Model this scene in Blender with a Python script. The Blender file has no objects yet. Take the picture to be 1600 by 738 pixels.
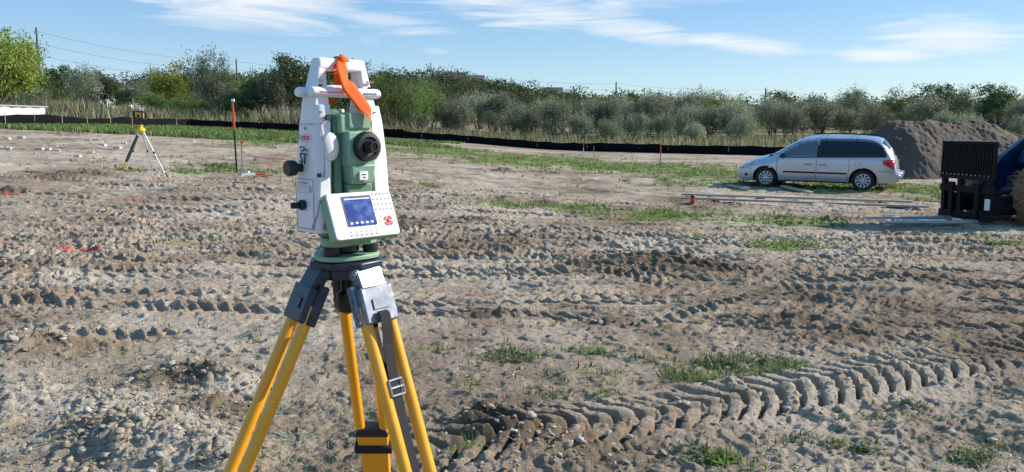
import bpy, math, random
import numpy as np
from mathutils import Vector, Matrix, Euler
random.seed(7); RNG = np.random.default_rng(11)
PI = math.pi; R = math.radians
scene = bpy.context.scene
COL = scene.collection
# ------------------------------------------------------------------ camera
FPX = 1209.0; PITCH = math.atan((369 - 205) / FPX); CAMZ = 1.65
cam_d = bpy.data.cameras.new('camera'); cam_d.sensor_width = 36; cam_d.lens = 36 * FPX / 1600
cam_d.clip_start = 0.05; cam_d.clip_end = 9000
cam = bpy.data.objects.new('camera', cam_d); COL.objects.link(cam)
cam.location = (0, 0, CAMZ); cam.rotation_euler = (PI / 2 - PITCH, 0, 0)
scene.camera = cam
# ------------------------------------------------------------------ view, sun, sky
scene.view_settings.view_transform = 'Standard'; scene.view_settings.look = 'None'
scene.view_settings.exposure = 0.52; scene.view_settings.gamma = 1.0
scene.view_settings.use_curve_mapping = False
SUN_EL = R(29); SUN_XY = Vector((0.955, 0.297)).normalized()
sun_dir = Vector((SUN_XY.x * math.cos(SUN_EL), SUN_XY.y * math.cos(SUN_EL), math.sin(SUN_EL)))
sl = bpy.data.lights.new('sun', 'SUN'); sl.energy = 4.8; sl.angle = R(0.5); sl.color = (1.0, 0.93, 0.825)
sun = bpy.data.objects.new('sun', sl); COL.objects.link(sun)
sun.rotation_euler = sun_dir.to_track_quat('Z', 'Y').to_euler(); sun.location = (30, 10, 30)

def ray(px, py):
    cx = (px - 800) / FPX; cy = (369 - py) / FPX
    return Vector((cx, math.cos(PITCH) + cy * math.sin(PITCH), cy * math.cos(PITCH) - math.sin(PITCH)))
def P(px, py, Y):
    d = ray(px, py); return Vector((d.x, d.y, d.z)) * (Y / d.y) + Vector((0, 0, CAMZ))

world = bpy.data.worlds.new('World'); scene.world = world; world.use_nodes = True
nt = world.node_tree; nt.nodes.clear()
def N(t, ty, **kw):
    n = t.nodes.new(ty)
    for k, v in kw.items():
        if k.startswith('i_'):
            key = k[2:]; key = int(key) if key.isdigit() else key.replace('_', ' ')
            n.inputs[key].default_value = v
        else: setattr(n, k, v)
    return n
def M_(t, op, a, b=None, c=None, clamp=False):
    n = t.nodes.new('ShaderNodeMath'); n.operation = op; n.use_clamp = clamp
    for i, v in enumerate((a, b, c)):
        if v is None: continue
        if hasattr(v, 'default_value') or hasattr(v, 'is_linked'): t.links.new(v, n.inputs[i])
        else: n.inputs[i].default_value = v
    return n.outputs[0]
sky = N(nt, 'ShaderNodeTexSky', sky_type='NISHITA'); sky.sun_disc = False
sky.sun_elevation = SUN_EL; sky.sun_rotation = math.atan2(SUN_XY.x, SUN_XY.y)
sky.altitude = 200; sky.air_density = 1.0; sky.dust_density = 0.25; sky.ozone_density = 2.2
tc = N(nt, 'ShaderNodeTexCoord'); sx = N(nt, 'ShaderNodeSeparateXYZ'); nt.links.new(tc.outputs['Generated'], sx.inputs[0])
az = M_(nt, 'ARCTAN2', sx.outputs[0], sx.outputs[1]); el = M_(nt, 'ARCSINE', sx.outputs[2])
cmb = N(nt, 'ShaderNodeCombineXYZ'); nt.links.new(az, cmb.inputs[0]); nt.links.new(el, cmb.inputs[1])
def azel(px, py):
    d = ray(px, py).normalized(); return math.atan2(d.x, d.y), math.asin(d.z)
tot = None
for (x0, y0, x1, y1, th, wt) in [(110, -24, 660, 20, 34, 1.15), (420, 16, 760, 46, 14, 1.05), (600, -10, 1040, 14, 32, 1.15), (850, 30, 1120, 64, 16, 1.05),
                                 (1020, 54, 1330, 88, 13, 1.15), (1270, 86, 1520, 88, 9, 1.1), (1290, 42, 1660, 62, 24, 1.15), (1290, 68, 1420, 76, 6, .6),
                                 (540, 60, 620, 75, 8, .4), (640, 74, 720, 86, 8, .4), (0, -60, 1600, -60, 40, .5),(960,2,1140,20,10,.35)]:
    a0, e0 = azel(x0, y0); a1, e1 = azel(x1, y1)
    mp = N(nt, 'ShaderNodeMapping', vector_type='TEXTURE')
    mp.inputs['Location'].default_value = ((a0 + a1) / 2, (e0 + e1) / 2, 0)
    mp.inputs['Rotation'].default_value = (0, 0, math.atan2(e1 - e0, a1 - a0))
    mp.inputs['Scale'].default_value = (math.hypot(a1 - a0, e1 - e0) * .62, th * 2.0 / FPX, 1)
    nt.links.new(cmb.outputs[0], mp.inputs['Vector'])
    ln = N(nt, 'ShaderNodeVectorMath', operation='LENGTH'); nt.links.new(mp.outputs[0], ln.inputs[0])
    mr = N(nt, 'ShaderNodeMapRange', interpolation_type='SMOOTHSTEP'); nt.links.new(ln.outputs['Value'], mr.inputs[0])
    mr.inputs[1].default_value = 1.0; mr.inputs[2].default_value = 0.1; mr.inputs[3].default_value = 0; mr.inputs[4].default_value = wt
    tot = mr.outputs[0] if tot is None else M_(nt, 'MAXIMUM', tot, mr.outputs[0])
mp = N(nt, 'ShaderNodeMapping'); mp.inputs['Scale'].default_value = (5, 52, 1); mp.inputs['Rotation'].default_value = (0, 0, R(4))
nt.links.new(cmb.outputs[0], mp.inputs[0])
nz = N(nt, 'ShaderNodeTexNoise', i_Scale=1.0, i_Detail=9.0, i_Roughness=.62, i_Distortion=.9); nt.links.new(mp.outputs[0], nz.inputs['Vector'])
f = M_(nt, 'MULTIPLY', M_(nt, 'SUBTRACT', M_(nt, 'ADD', M_(nt,'MULTIPLY',tot,.85), M_(nt, 'MULTIPLY', nz.outputs[0], 2.5)), 1.62), 1.2, clamp=True)
f = M_(nt, 'MULTIPLY', f, M_(nt, 'MULTIPLY', tot, 2.2, clamp=True))
hs = N(nt, 'ShaderNodeHueSaturation', i_Saturation=1.2, i_Value=1.12, i_Hue=.503); nt.links.new(sky.outputs[0], hs.inputs['Color'])
mx = N(nt, 'ShaderNodeMix', data_type='RGBA'); nt.links.new(M_(nt, 'MULTIPLY', f, .92), mx.inputs[0])
er = N(nt, 'ShaderNodeMapRange'); nt.links.new(el, er.inputs[0]); er.inputs[1].default_value = 0.0; er.inputs[2].default_value = .20
em = N(nt, 'ShaderNodeMix', data_type='RGBA'); nt.links.new(er.outputs[0], em.inputs[0]); em.inputs[6].default_value = (4.7, 6.3, 7.3, 1); em.inputs[7].default_value = (1.5, 3.75, 7.0, 1)
e2 = N(nt, 'ShaderNodeMix', data_type='RGBA')
e2.inputs[0].default_value = .62; nt.links.new(hs.outputs[0], e2.inputs[6]); nt.links.new(em.outputs[2], e2.inputs[7])
nt.links.new(e2.outputs[2], mx.inputs[6]); mx.inputs[7].default_value = (7.4, 7.6, 7.8, 1)
bg = N(nt, 'ShaderNodeBackground', i_Strength=0.090); nt.links.new(mx.outputs[2], bg.inputs[0])
out = N(nt, 'ShaderNodeOutputWorld'); nt.links.new(bg.outputs[0], out.inputs[0])

# ------------------------------------------------------------------ tags and mesh helpers
def tag(o, label=None, cat=None, group=None, kind=None):
    if label: o['label'] = label
    if cat: o['category'] = cat
    if group: o['group'] = group
    if kind: o['kind'] = kind
    return o
def empty(name, loc=(0, 0, 0), rz=0):
    o = bpy.data.objects.new(name, None); COL.objects.link(o); o.location = loc; o.rotation_euler = (0, 0, rz); o.empty_display_size = .1
    return o
def copy_tree(o, parent=None):
    c = o.copy(); COL.objects.link(c)
    if parent is not None: c.parent = parent
    for ch in list(o.children): copy_tree(ch, c)
    return c
class MB:
    def __init__(s): s.v = []; s.f = []
    def add(s, vs, fs, M=None):
        b = len(s.v)
        for p in vs: s.v.append(tuple(M @ Vector(p)) if M is not None else tuple(p))
        for q in fs: s.f.append(tuple(i + b for i in q))
        return s
    def box(s, lo, hi, M=None):
        (a, b, c), (d, e, f_) = lo, hi
        return s.add([(a, b, c), (d, b, c), (d, e, c), (a, e, c), (a, b, f_), (d, b, f_), (d, e, f_), (a, e, f_)],
                     [(0, 3, 2, 1), (4, 5, 6, 7), (0, 1, 5, 4), (1, 2, 6, 5), (2, 3, 7, 6), (3, 0, 4, 7)], M)
    def hexa(s, bot, top, M=None):       # bot, top: four points each, ccw from above
        return s.add(list(bot) + list(top), [(0, 3, 2, 1), (4, 5, 6, 7), (0, 1, 5, 4), (1, 2, 6, 5), (2, 3, 7, 6), (3, 0, 4, 7)], M)
    def prism(s, pts, z0, z1, M=None):   # polygon in xy, ccw
        n = len(pts)
        return s.add([(x, y, z0) for x, y in pts] + [(x, y, z1) for x, y in pts],
                     [tuple(range(n))[::-1], tuple(range(n, 2 * n))] + [(i, (i + 1) % n, n + (i + 1) % n, n + i) for i in range(n)], M)
    def lathe(s, prof, n=24, M=None, caps=True):    # prof: (r, z)
        vs = []; fs = []
        for r, z in prof:
            for i in range(n): vs.append((r * math.cos(2 * PI * i / n), r * math.sin(2 * PI * i / n), z))
        for k in range(len(prof) - 1):
            for i in range(n):
                j = (i + 1) % n; fs.append((k * n + i, k * n + j, (k + 1) * n + j, (k + 1) * n + i))
        if caps: fs.append(tuple(range(n))[::-1]); fs.append(tuple((len(prof) - 1) * n + i for i in range(n)))
        return s.add(vs, fs, M)
    def cyl(s, a, b, r0, r1=None, n=16):
        a = Vector(a); b = Vector(b); d = b - a; r1 = r0 if r1 is None else r1
        return s.lathe([(r0, 0), (r1, d.length)], n, Matrix.Translation(a) @ d.to_track_quat('Z', 'Y').to_matrix().to_4x4())
    def tube(s, pts, rs, n=8, caps=True):
        pts = [Vector(p) for p in pts]
        if not hasattr(rs, '__len__'): rs = [rs] * len(pts)
        vs = []; fs = []; up = Vector((0, 0, 1))
        for k, p in enumerate(pts):
            d = (pts[min(k + 1, len(pts) - 1)] - pts[max(k - 1, 0)]).normalized()
            if abs(d.dot(up)) > .97: up = Vector((1, 0, 0))
            u = d.cross(up).normalized(); w = u.cross(d)
            if k == 0: up = w
            for i in range(n):
                a = 2 * PI * i / n; vs.append(p + (u * math.cos(a) + w * math.sin(a)) * rs[k])
        for k in range(len(pts) - 1):
            for i in range(n):
                j = (i + 1) % n; fs.append((k * n + i, (k + 1) * n + i, (k + 1) * n + j, k * n + j))
        if caps: fs.append(tuple(range(n))); fs.append(tuple((len(pts) - 1) * n + i for i in range(n))[::-1])
        return s.add(vs, fs)
    def bar(s, a, b, w, h, up=(0, 0, 1)):  # rectangular bar between points
        a = Vector(a); b = Vector(b); d = (b - a).normalized(); u = d.cross(Vector(up)).normalized(); v = u.cross(d)
        q = [(-w / 2, -h / 2), (w / 2, -h / 2), (w / 2, h / 2), (-w / 2, h / 2)]
        vs = [a + u * x + v * y for x, y in q] + [b + u * x + v * y for x, y in q]
        return s.add(vs, [(0, 1, 2, 3), (7, 6, 5, 4), (0, 4, 5, 1), (1, 5, 6, 2), (2, 6, 7, 3), (3, 7, 4, 0)])
    def grid(s, rows):                    # rows of equal length
        m = len(rows[0]); vs = [p for r in rows for p in r]
        return s.add(vs, [(a * m + b, a * m + b + 1, (a + 1) * m + b + 1, (a + 1) * m + b) for a in range(len(rows) - 1) for b in range(m - 1)])
    def build(s, name, mat, parent=None, bevel=0, ang=35, seg=2, thick=0, smooth=True):
        me = bpy.data.meshes.new(name); me.from_pydata([tuple(v) for v in s.v], [], s.f); me.update()
        import bmesh
        bm = bmesh.new(); bm.from_mesh(me); bmesh.ops.recalc_face_normals(bm, faces=bm.faces); bm.to_mesh(me); bm.free()
        if smooth:
            me.polygons.foreach_set('use_smooth', [True] * len(me.polygons)); me.set_sharp_from_angle(angle=R(ang))
        if mat: me.materials.append(mat)
        o = bpy.data.objects.new(name, me); COL.objects.link(o)
        if parent is not None: o.parent = parent
        if thick:
            m = o.modifiers.new('solid', 'SOLIDIFY'); m.thickness = thick; m.offset = 1
        if bevel:
            m = o.modifiers.new('bevel', 'BEVEL'); m.width = bevel; m.segments = seg; m.limit_method = 'ANGLE'; m.angle_limit = R(40)
            m.harden_normals = False
        return o
def np_mesh(name, verts, faces_flat, nper, mat, smooth=False, attrs=None, parent=None, starts=None):
    me = bpy.data.meshes.new(name); nv = len(verts)
    me.vertices.add(nv); me.vertices.foreach_set('co', np.asarray(verts, np.float32).ravel())
    ff = np.asarray(faces_flat, np.int32).ravel()
    me.loops.add(len(ff)); me.loops.foreach_set('vertex_index', ff)
    nf = len(ff) // nper; me.polygons.add(nf)
    me.polygons.foreach_set('loop_start', np.arange(nf, dtype=np.int32) * nper)
    if smooth: me.polygons.foreach_set('use_smooth', np.ones(nf, bool))
    for k, a in (attrs or {}).items():
        if a.ndim == 1:
            at = me.attributes.new(k, 'FLOAT', 'POINT'); at.data.foreach_set('value', a.astype(np.float32))
        else:
            at = me.attributes.new(k, 'FLOAT_COLOR', 'POINT'); at.data.foreach_set('color', a.astype(np.float32).ravel())
    me.update(calc_edges=True); me.validate()
    me.materials.append(mat)
    o = bpy.data.objects.new(name, me); COL.objects.link(o)
    if parent is not None: o.parent = parent
    return o
def text_mesh(s, size, mat, M, parent, name='lettering', depth=.0003, shear=0):
    cu = bpy.data.curves.new('lettering', 'FONT'); cu.body = s; cu.size = size; cu.extrude = depth; cu.align_x = 'CENTER'; cu.align_y = 'CENTER'; cu.shear = shear
    t = bpy.data.objects.new('tmp', cu); COL.objects.link(t)
    me = bpy.data.meshes.new_from_object(t.evaluated_get(bpy.context.evaluated_depsgraph_get()))
    bpy.data.objects.remove(t); me.transform(M); me.materials.clear(); me.materials.append(mat)
    o = bpy.data.objects.new(name, me); COL.objects.link(o); o.parent = parent
    return o

# ------------------------------------------------------------------ materials
def pmat(name, col, rough=.6, metal=0, var=.0, scale=30, bump=0, coat=0, wear=None, spec=.5):
    m = bpy.data.materials.new(name); m.use_nodes = True; t = m.node_tree; b = t.nodes['Principled BSDF']
    b.inputs['Roughness'].default_value = rough; b.inputs['Metallic'].default_value = metal; b.inputs['Specular IOR Level'].default_value = spec
    b.inputs['Coat Weight'].default_value = coat; b.inputs['Coat Roughness'].default_value = .06
    c = (*col, 1)
    tcn = N(t, 'ShaderNodeTexCoord'); nzn = N(t, 'ShaderNodeTexNoise', i_Scale=float(scale), i_Detail=6.0, i_Roughness=.6)
    t.links.new(tcn.outputs['Object'], nzn.inputs['Vector'])
    if var:
        r = N(t, 'ShaderNodeValToRGB'); t.links.new(nzn.outputs[0], r.inputs[0])
        r.color_ramp.elements[0].position = .3; r.color_ramp.elements[1].position = .7
        r.color_ramp.elements[0].color = (*[x * (1 - var) for x in col], 1); r.color_ramp.elements[1].color = (*[min(1, x * (1 + var)) for x in col], 1)
        o = r.outputs[0]
        if wear:     # (colour, threshold): scuffs and dirt
            n2 = N(t, 'ShaderNodeTexNoise', i_Scale=float(scale) * 1.7, i_Detail=8.0, i_Roughness=.75); t.links.new(tcn.outputs['Object'], n2.inputs['Vector'])
            r2 = N(t, 'ShaderNodeValToRGB'); t.links.new(n2.outputs[0], r2.inputs[0]); r2.color_ramp.elements[0].position = wear[1]; r2.color_ramp.elements[1].position = wear[1] + .06
            mm = N(t, 'ShaderNodeMix', data_type='RGBA'); t.links.new(r2.outputs[0], mm.inputs[0]); t.links.new(o, mm.inputs[6]); mm.inputs[7].default_value = (*wear[0], 1)
            o = mm.outputs[2]
        t.links.new(o, b.inputs['Base Color'])
    else: b.inputs['Base Color'].default_value = c
    rr = N(t, 'ShaderNodeMapRange'); t.links.new(nzn.outputs[0], rr.inputs[0]); rr.inputs[3].default_value = max(.02, rough - .08); rr.inputs[4].default_value = min(1, rough + .1)
    t.links.new(rr.outputs[0], b.inputs['Roughness'])
    if bump:
        bp = N(t, 'ShaderNodeBump', i_Strength=1.0, i_Distance=bump); t.links.new(nzn.outputs[0], bp.inputs['Height']); t.links.new(bp.outputs[0], b.inputs['Normal'])
    return m
def leaf_mat(name, c1, c2, trans=.35, rough=.55):
    m = bpy.data.materials.new(name); m.use_nodes = True; t = m.node_tree; b = t.nodes['Principled BSDF']; o = t.nodes['Material Output']
    at = N(t, 'ShaderNodeAttribute', attribute_name='tone'); oi = N(t, 'ShaderNodeObjectInfo')
    mm = N(t, 'ShaderNodeMix', data_type='RGBA'); t.links.new(at.outputs['Fac'], mm.inputs[0]); mm.inputs[6].default_value = (*c1, 1); mm.inputs[7].default_value = (*c2, 1)
    hv = N(t, 'ShaderNodeHueSaturation'); t.links.new(mm.outputs[2], hv.inputs['Color'])
    t.links.new(M_(t, 'ADD', M_(t, 'MULTIPLY', oi.outputs['Random'], .75), .62), hv.inputs['Value'])
    t.links.new(M_(t, 'ADD', M_(t, 'MULTIPLY', oi.outputs['Random'], .03), .485), hv.inputs['Hue'])
    t.links.new(hv.outputs[0], b.inputs['Base Color']); b.inputs['Roughness'].default_value = rough; b.inputs['Specular IOR Level'].default_value = .3
    tr = N(t, 'ShaderNodeBsdfTranslucent'); t.links.new(hv.outputs[0], tr.inputs[0])
    ms = N(t, 'ShaderNodeMixShader', i_0=trans); t.links.new(b.outputs[0], ms.inputs[1]); t.links.new(tr.outputs[0], ms.inputs[2]); t.links.new(ms.outputs[0], o.inputs[0])
    return m
def attr_mat(name, rough=.9, trans=0, bump=0, scale=40):
    m = bpy.data.materials.new(name); m.use_nodes = True; t = m.node_tree; b = t.nodes['Principled BSDF']; o = t.nodes['Material Output']
    at = N(t, 'ShaderNodeAttribute', attribute_name='tint'); src = at.outputs['Color']
    if scale:
        tcn = N(t, 'ShaderNodeTexCoord'); nzn = N(t, 'ShaderNodeTexNoise', i_Scale=float(scale), i_Detail=5.0); t.links.new(tcn.outputs['Object'], nzn.inputs['Vector'])
        hv = N(t, 'ShaderNodeHueSaturation'); t.links.new(src, hv.inputs['Color']); t.links.new(M_(t, 'ADD', M_(t, 'MULTIPLY', nzn.outputs[0], .8), .6), hv.inputs['Value']); src = hv.outputs[0]
        if bump:
            bp = N(t, 'ShaderNodeBump', i_Strength=1.0, i_Distance=bump); t.links.new(nzn.outputs[0], bp.inputs['Height']); t.links.new(bp.outputs[0], b.inputs['Normal'])
    t.links.new(src, b.inputs['Base Color']); b.inputs['Roughness'].default_value = rough; b.inputs['Specular IOR Level'].default_value = .2
    if trans:
        tr = N(t, 'ShaderNodeBsdfTranslucent'); t.links.new(src, tr.inputs[0])
        ms = N(t, 'ShaderNodeMixShader', i_0=trans); t.links.new(b.outputs[0], ms.inputs[1]); t.links.new(tr.outputs[0], ms.inputs[2]); t.links.new(ms.outputs[0], o.inputs[0])
    return m
# ------------------------------------------------------------------ noise and terrain
def _h(ix, iy, s):
    h = (ix.astype(np.int64) * 374761393 + iy.astype(np.int64) * 668265263 + s * 2147483647) & 0xffffffff
    h = ((h ^ (h >> 13)) * 1274126177) & 0xffffffff
    h = ((h ^ (h >> 16)) * 2246822519) & 0xffffffff
    return ((h ^ (h >> 15)) & 0xffffff) / float(0xffffff)
def vn(x, y, s=0):
    ix = np.floor(x); iy = np.floor(y); fx = x - ix; fy = y - iy
    fx = fx * fx * fx * (fx * (fx * 6 - 15) + 10); fy = fy * fy * fy * (fy * (fy * 6 - 15) + 10)
    a = _h(ix, iy, s); b = _h(ix + 1, iy, s); c = _h(ix, iy + 1, s); d = _h(ix + 1, iy + 1, s)
    return (a + (b - a) * fx) * (1 - fy) + (c + (d - c) * fx) * fy
def fbm(x, y, o=4, s=0, g=.5):
    t = 0; a = 1; n = 0
    for k in range(o):
        t = t + a * (vn(x, y, s + k * 17) - .5); n += a; a *= g; x, y = x * 2.03 * .8 - y * 2.03 * .6 + 5.3, x * 2.03 * .6 + y * 2.03 * .8 + 1.7
    return t / n * 2
def ss(x, a, b):
    t = np.clip((x - a) / (b - a), 0, 1); return t * t * (3 - 2 * t)
_HX = np.array([-900, -600, -240, -160, -100, -60, -30, 0, 40, 80, 140, 240, 400, 900.])
_HZ = np.array([18, 17, 18, 18, 17.5, 17.5, 20, 15.5, 9.5, 6, 4., 3., 2.5, 2.5])
def base(x, y):
    x = np.asarray(x, float); y = np.asarray(y, float)
    sp = np.where(-(x - 2) * 1.0 > 20, -(x - 2), np.log1p(np.exp(np.clip(-(x - 2), -30, 20))))
    sp = 60 * np.tanh(sp / 60)
    z = ss(y, 4, 24) * sp * .055
    z = z + .010 * np.clip(y - 24, 0, 40) - .15 * ss(y, 6, 20) * ss(x, -4, 6)
    z = z + .022 * np.clip(y - 64, 0, 60)
    az_ = x / np.maximum(y, 1) * 300
    hill = np.interp(az_, _HX, _HZ)
    z = z + (hill - 1.5) * ss(y, 150, 330) * np.where(y > 0, 1, 0) - z * .8 * ss(y, 150, 330)
    z = z + .25 * fbm(x * .05, y * .05, 3, 5) * ss(y, 55, 90)
    return z
# tyre tracks: x0,y0,x1,y1,bend,width,pitch,depth,lug
TR = []
rr = random.Random(5)
for k in range(58):
    yy = 5.6 + (k / 58.0) ** 1.15 * 15 + rr.uniform(-.3, .3)
    sl_ = rr.uniform(-.30, .06); L = rr.uniform(9, 20); xc = rr.uniform(-6, 7)
    if yy < 8.4: xc = rr.uniform(0.5, 6) if rr.random() < .8 else rr.uniform(-8, -2.5); L = rr.uniform(6, 11)
    TR.append((xc - L / 2, yy - sl_ * (xc + L / 2), xc + L / 2, yy + sl_ * (L / 2 - 0), rr.uniform(-.5, .5), rr.uniform(.32, .5), rr.uniform(.13, .20), rr.uniform(.012, .035), rr.uniform(.03, .058)))
TR += [(-14, 9.9, -.5, 9.0, .3, .46, .26, .05, .075), (-14, 8.3, 1, 8.6, -.2, .4, .2, .03, .04),
       (-1, 10.2, 9, 8.2, .3, .45, .22, .05, .07), (-3, 13.8, 4, 11.2, .2, .45, .22, .05, .07),
       (-.5, 7.7, 7, 7.3, .15, .42, .19, .03, .05), (-1, 6.9, 7.5, 6.2, -.2, .42, .2, .035, .055),
       (-16, 13, -1, 12.2, .3, .5, .25, .04, .07), (-16, 15.3, 1, 14.9, .3, .5, .25, .04, .06), (-12, 17.5, 3, 17.2, .2, .5, .25, .04, .06)]
for k in range(10):
    xc = rr.uniform(-7, 8); yy = rr.uniform(7.5, 17); an = rr.choice([-1, 1]) * rr.uniform(.35, .9); L = rr.uniform(4, 9)
    TR.append((xc - L / 2 * math.cos(an), yy - L / 2 * math.sin(an), xc + L / 2 * math.cos(an), yy + L / 2 * math.sin(an), rr.uniform(-.4, .4), rr.uniform(.32, .45), rr.uniform(.13, .2), .02, rr.uniform(.03, .05)))
TR += [(-.50, 3.72, 4.9, 6.08, .03, .52, .150, .075, .085)]      # the fresh track in the foreground
MOUND = []   # px,py,radius,height of dark clod heaps
for px, py, r_, h_ in [(1040, 412, .45, .15), (1085, 420, .3, .08), (770, 494, .16, .11), (945, 510, .16, .07), (1290, 467, .3, .1), (1420, 441, .45, .12), (930, 425, .5, .07),
                       (790, 683, .18, .10), (850, 708, .18, .08), (765, 668, .1, .09), (60, 470, .3, .1), (300, 590, .2, .09), (330, 600, .14, .08), (75, 545, .3, .1), (345, 640, .15, .08), (30, 430, .5, .12),
                       (180, 690, .25, .1), (240, 610, .25, .06), (150, 275, .6, .12), (100, 280, .5, .1), (600, 350, .5, .08), (740, 345, .35, .1), (790, 270, .7, .15), (860, 272, .6, .12), (910, 275, .6, .1),
                       (1230, 345, .3, .12), (340, 262, .6, .16), (120, 212, 1.2, .3), (1310, 345, .3, .1), (20, 300, .5, .1), (1240, 505, .2, .06), (560, 395, .3, .08), (690, 400, .3, .08), (1310, 530, .25, .07)]:
    MOUND.append((px, py, r_, h_))
def ghit(px, py, h=None):
    d = ray(px, py); d = d / d.y; lo, hi = 1.0, 400.0
    ys = np.geomspace(1.5, 400, 1500); dz = CAMZ + d.z * ys - base(d.x * ys, ys)
    i = np.argmax(dz < 0); y = ys[i] if dz[i] < 0 else 400.
    return Vector((d.x * y, y, float(base(d.x * y, y))))
MOUNDW = [(ghit(px, py), r_, h_) for px, py, r_, h_ in MOUND]
HEAPW = [(ghit(px, py), r_, hh) for px, py, r_, hh in [(240, 690, .42, .10), (330, 720, .3, .06), (40, 540, .45, .07), (370, 610, .22, .05), (20, 640, .4, .05), (90, 440, .6, .05), (180, 640, .3, .04)]]
def detail(x, y):
    x = np.asarray(x, float); y = np.asarray(y, float); fade = 1 - ss(y, 32, 60)
    rough = ss(fbm(x * .35, y * .35, 3, 9), -.15, .35)
    left = ss(-x + .1 * y, .6, 2.4) * (1 - ss(y, 6, 9.5))
    left = left * 0
    for c, r_, hh in MOUNDW[:0] + HEAPW: left = left + np.exp(-((x - c.x) / r_) ** 2 - ((y - c.y) / (r_ * .8)) ** 2)
    left = np.clip(left, 0, 1.2); A = .32 + .5 * rough + .5 * left
    wx = x + .05 * fbm(x * 6, y * 6, 2, 70); wy = y + .05 * fbm(x * 6 + 9, y * 6, 2, 71)
    z = .05 * fbm(x * .8, y * .8, 3, 21) + A * .030 * fbm(wx * 3.2, wy * 3.2, 4, 31, .6)
    h = z.copy()
    trk = np.zeros_like(x)
    for i, (x0, y0, x1, y1, bend, w, pitch, dep, lug) in enumerate(TR):
        dx, dy = x1 - x0, y1 - y0; L = math.hypot(dx, dy); ux, uy = dx / L, dy / L
        box_ = (x > min(x0, x1) - 1) & (x < max(x0, x1) + 1) & (y > min(y0, y1) - 1.2) & (y < max(y0, y1) + 1.2)
        idx = np.nonzero(box_)[0]
        if len(idx) == 0: continue
        X = x[idx] - x0; Y = y[idx] - y0
        s = X * ux + Y * uy; t = -X * uy + Y * ux; t = t - bend * 4 * (s / L) * (1 - s / L) + .03 * fbm(s * .8, s * 0 + i, 2, 80 + i)
        a = np.abs(t); hw = w / 2
        m = (1 - ss(a, hw * .92, hw * 1.12)) * ss(s, -.1, .35) * (1 - ss(s, L - .5, L))
        fresh = i == len(TR) - 1
        wob = fbm(s * 2.1, t * 2.1, 3, 90 + i)
        wear_ = np.clip(.85 + 1.1 * fbm(s * 1.3, t * 2.0, 3, 120 + i), .3, 1.15) if fresh else np.clip(.75 + 1.2 * fbm(s * .8, t * .8, 3, 120 + i), .1, 1.15)
        ph = s / pitch + (.95 * (a / hw) ** 1.3) * (1 if i % 2 else -1) + .5 * (t > 0) + .35 * wob
        if fresh: ph = s / pitch + (1.25 * (a / hw) + .35 * (a / hw) ** 3) + .5 * (t > 0) + .30 * wob + .15 * fbm(s * .9, s * 0, 2, 7)
        q = np.abs((ph % 1) - .5) * 2
        bars = ss(q, .56, .70) if not fresh else 1 - ss(q, .60, .80)
        centre = ss(a, hw * .05, hw * .22)
        prof = -dep * (.75 + .25 * wob) + lug * bars * centre * wear_ + (.3 * lug) * (1 - centre)
        if fresh: prof = prof + .012 * (1 - q) * centre
        prof = prof + .35 * (h[idx]) * (1 if not fresh else .4)
        berm = (.013 + .014 * wob + (.02 if fresh else 0)) * np.exp(-((a - hw * 1.16) / .06) ** 2) * ss(s, 0, .4) * (1 - ss(s, L - .5, L))
        mm = m * (1 if fresh else np.clip(1.08 + 1.3 * fbm(s * .5, t * .8, 3, 160 + i), 0, 1))
        h[idx] = h[idx] * (1 - mm) + prof * mm + berm
        trk[idx] = np.maximum(trk[idx] * .9, mm)
    for (c, r_, hh) in HEAPW:
        h = h + hh * np.exp(-(((x - c.x) / r_) ** 2 + ((y - c.y) / (r_ * .8)) ** 2) * 1.3)
    for (c, r_, hh) in MOUNDW:
        hh = hh * .72; d2 = ((x - c.x) / (r_ * 1.7)) ** 2 + ((y - c.y) / r_) ** 2
        idx = np.nonzero(d2 < 9)[0]
        if len(idx): h[idx] += hh * np.exp(-d2[idx] * 1.6) * (.45 + 1.3 * np.abs(fbm(x[idx] * 4.5, y[idx] * 4.5, 3, 200, .55)))
    cl = np.abs(fbm(wx * 7.5, wy * 7.5, 3, 41, .6)); cells = ss(cl, .02, .35)
    A2 = A * (1 - .55 * trk)
    h = h + A2 * .017 * cells + (.3 + A2) * .012 * fbm(x * 24, y * 24, 3, 51, .6) * (1 - ss(y, 14, 24))
    ch = fbm(wx * 2.6 + .5 * wy, wy * 6.5, 4, 63, .62); h = h + .032 * ss(ch, .06, .16) * ss(y, 6, 8.5) * (1 - .75 * ss(y, 15, 26)) * (.4 + .8 * rough)
    ch = fbm(wx * 5.5, wy * 8, 3, 66, .6); h = h + .016 * ss(ch, .08, .2) * (1 - ss(y, 12, 20))
    far_ = ss(y, 11, 18) * (1 - ss(y, 30, 45))
    h = h + far_ * .05 * (ss(fbm(x * 1.1, y * 2.2, 3, 61, .6), .05, .5))
    return h * fade, trk * fade
def GZ(x, y):
    x = np.atleast_1d(np.asarray(x, float)); y = np.atleast_1d(np.asarray(y, float)); return base(x, y) + detail(x, y)[0]
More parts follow.
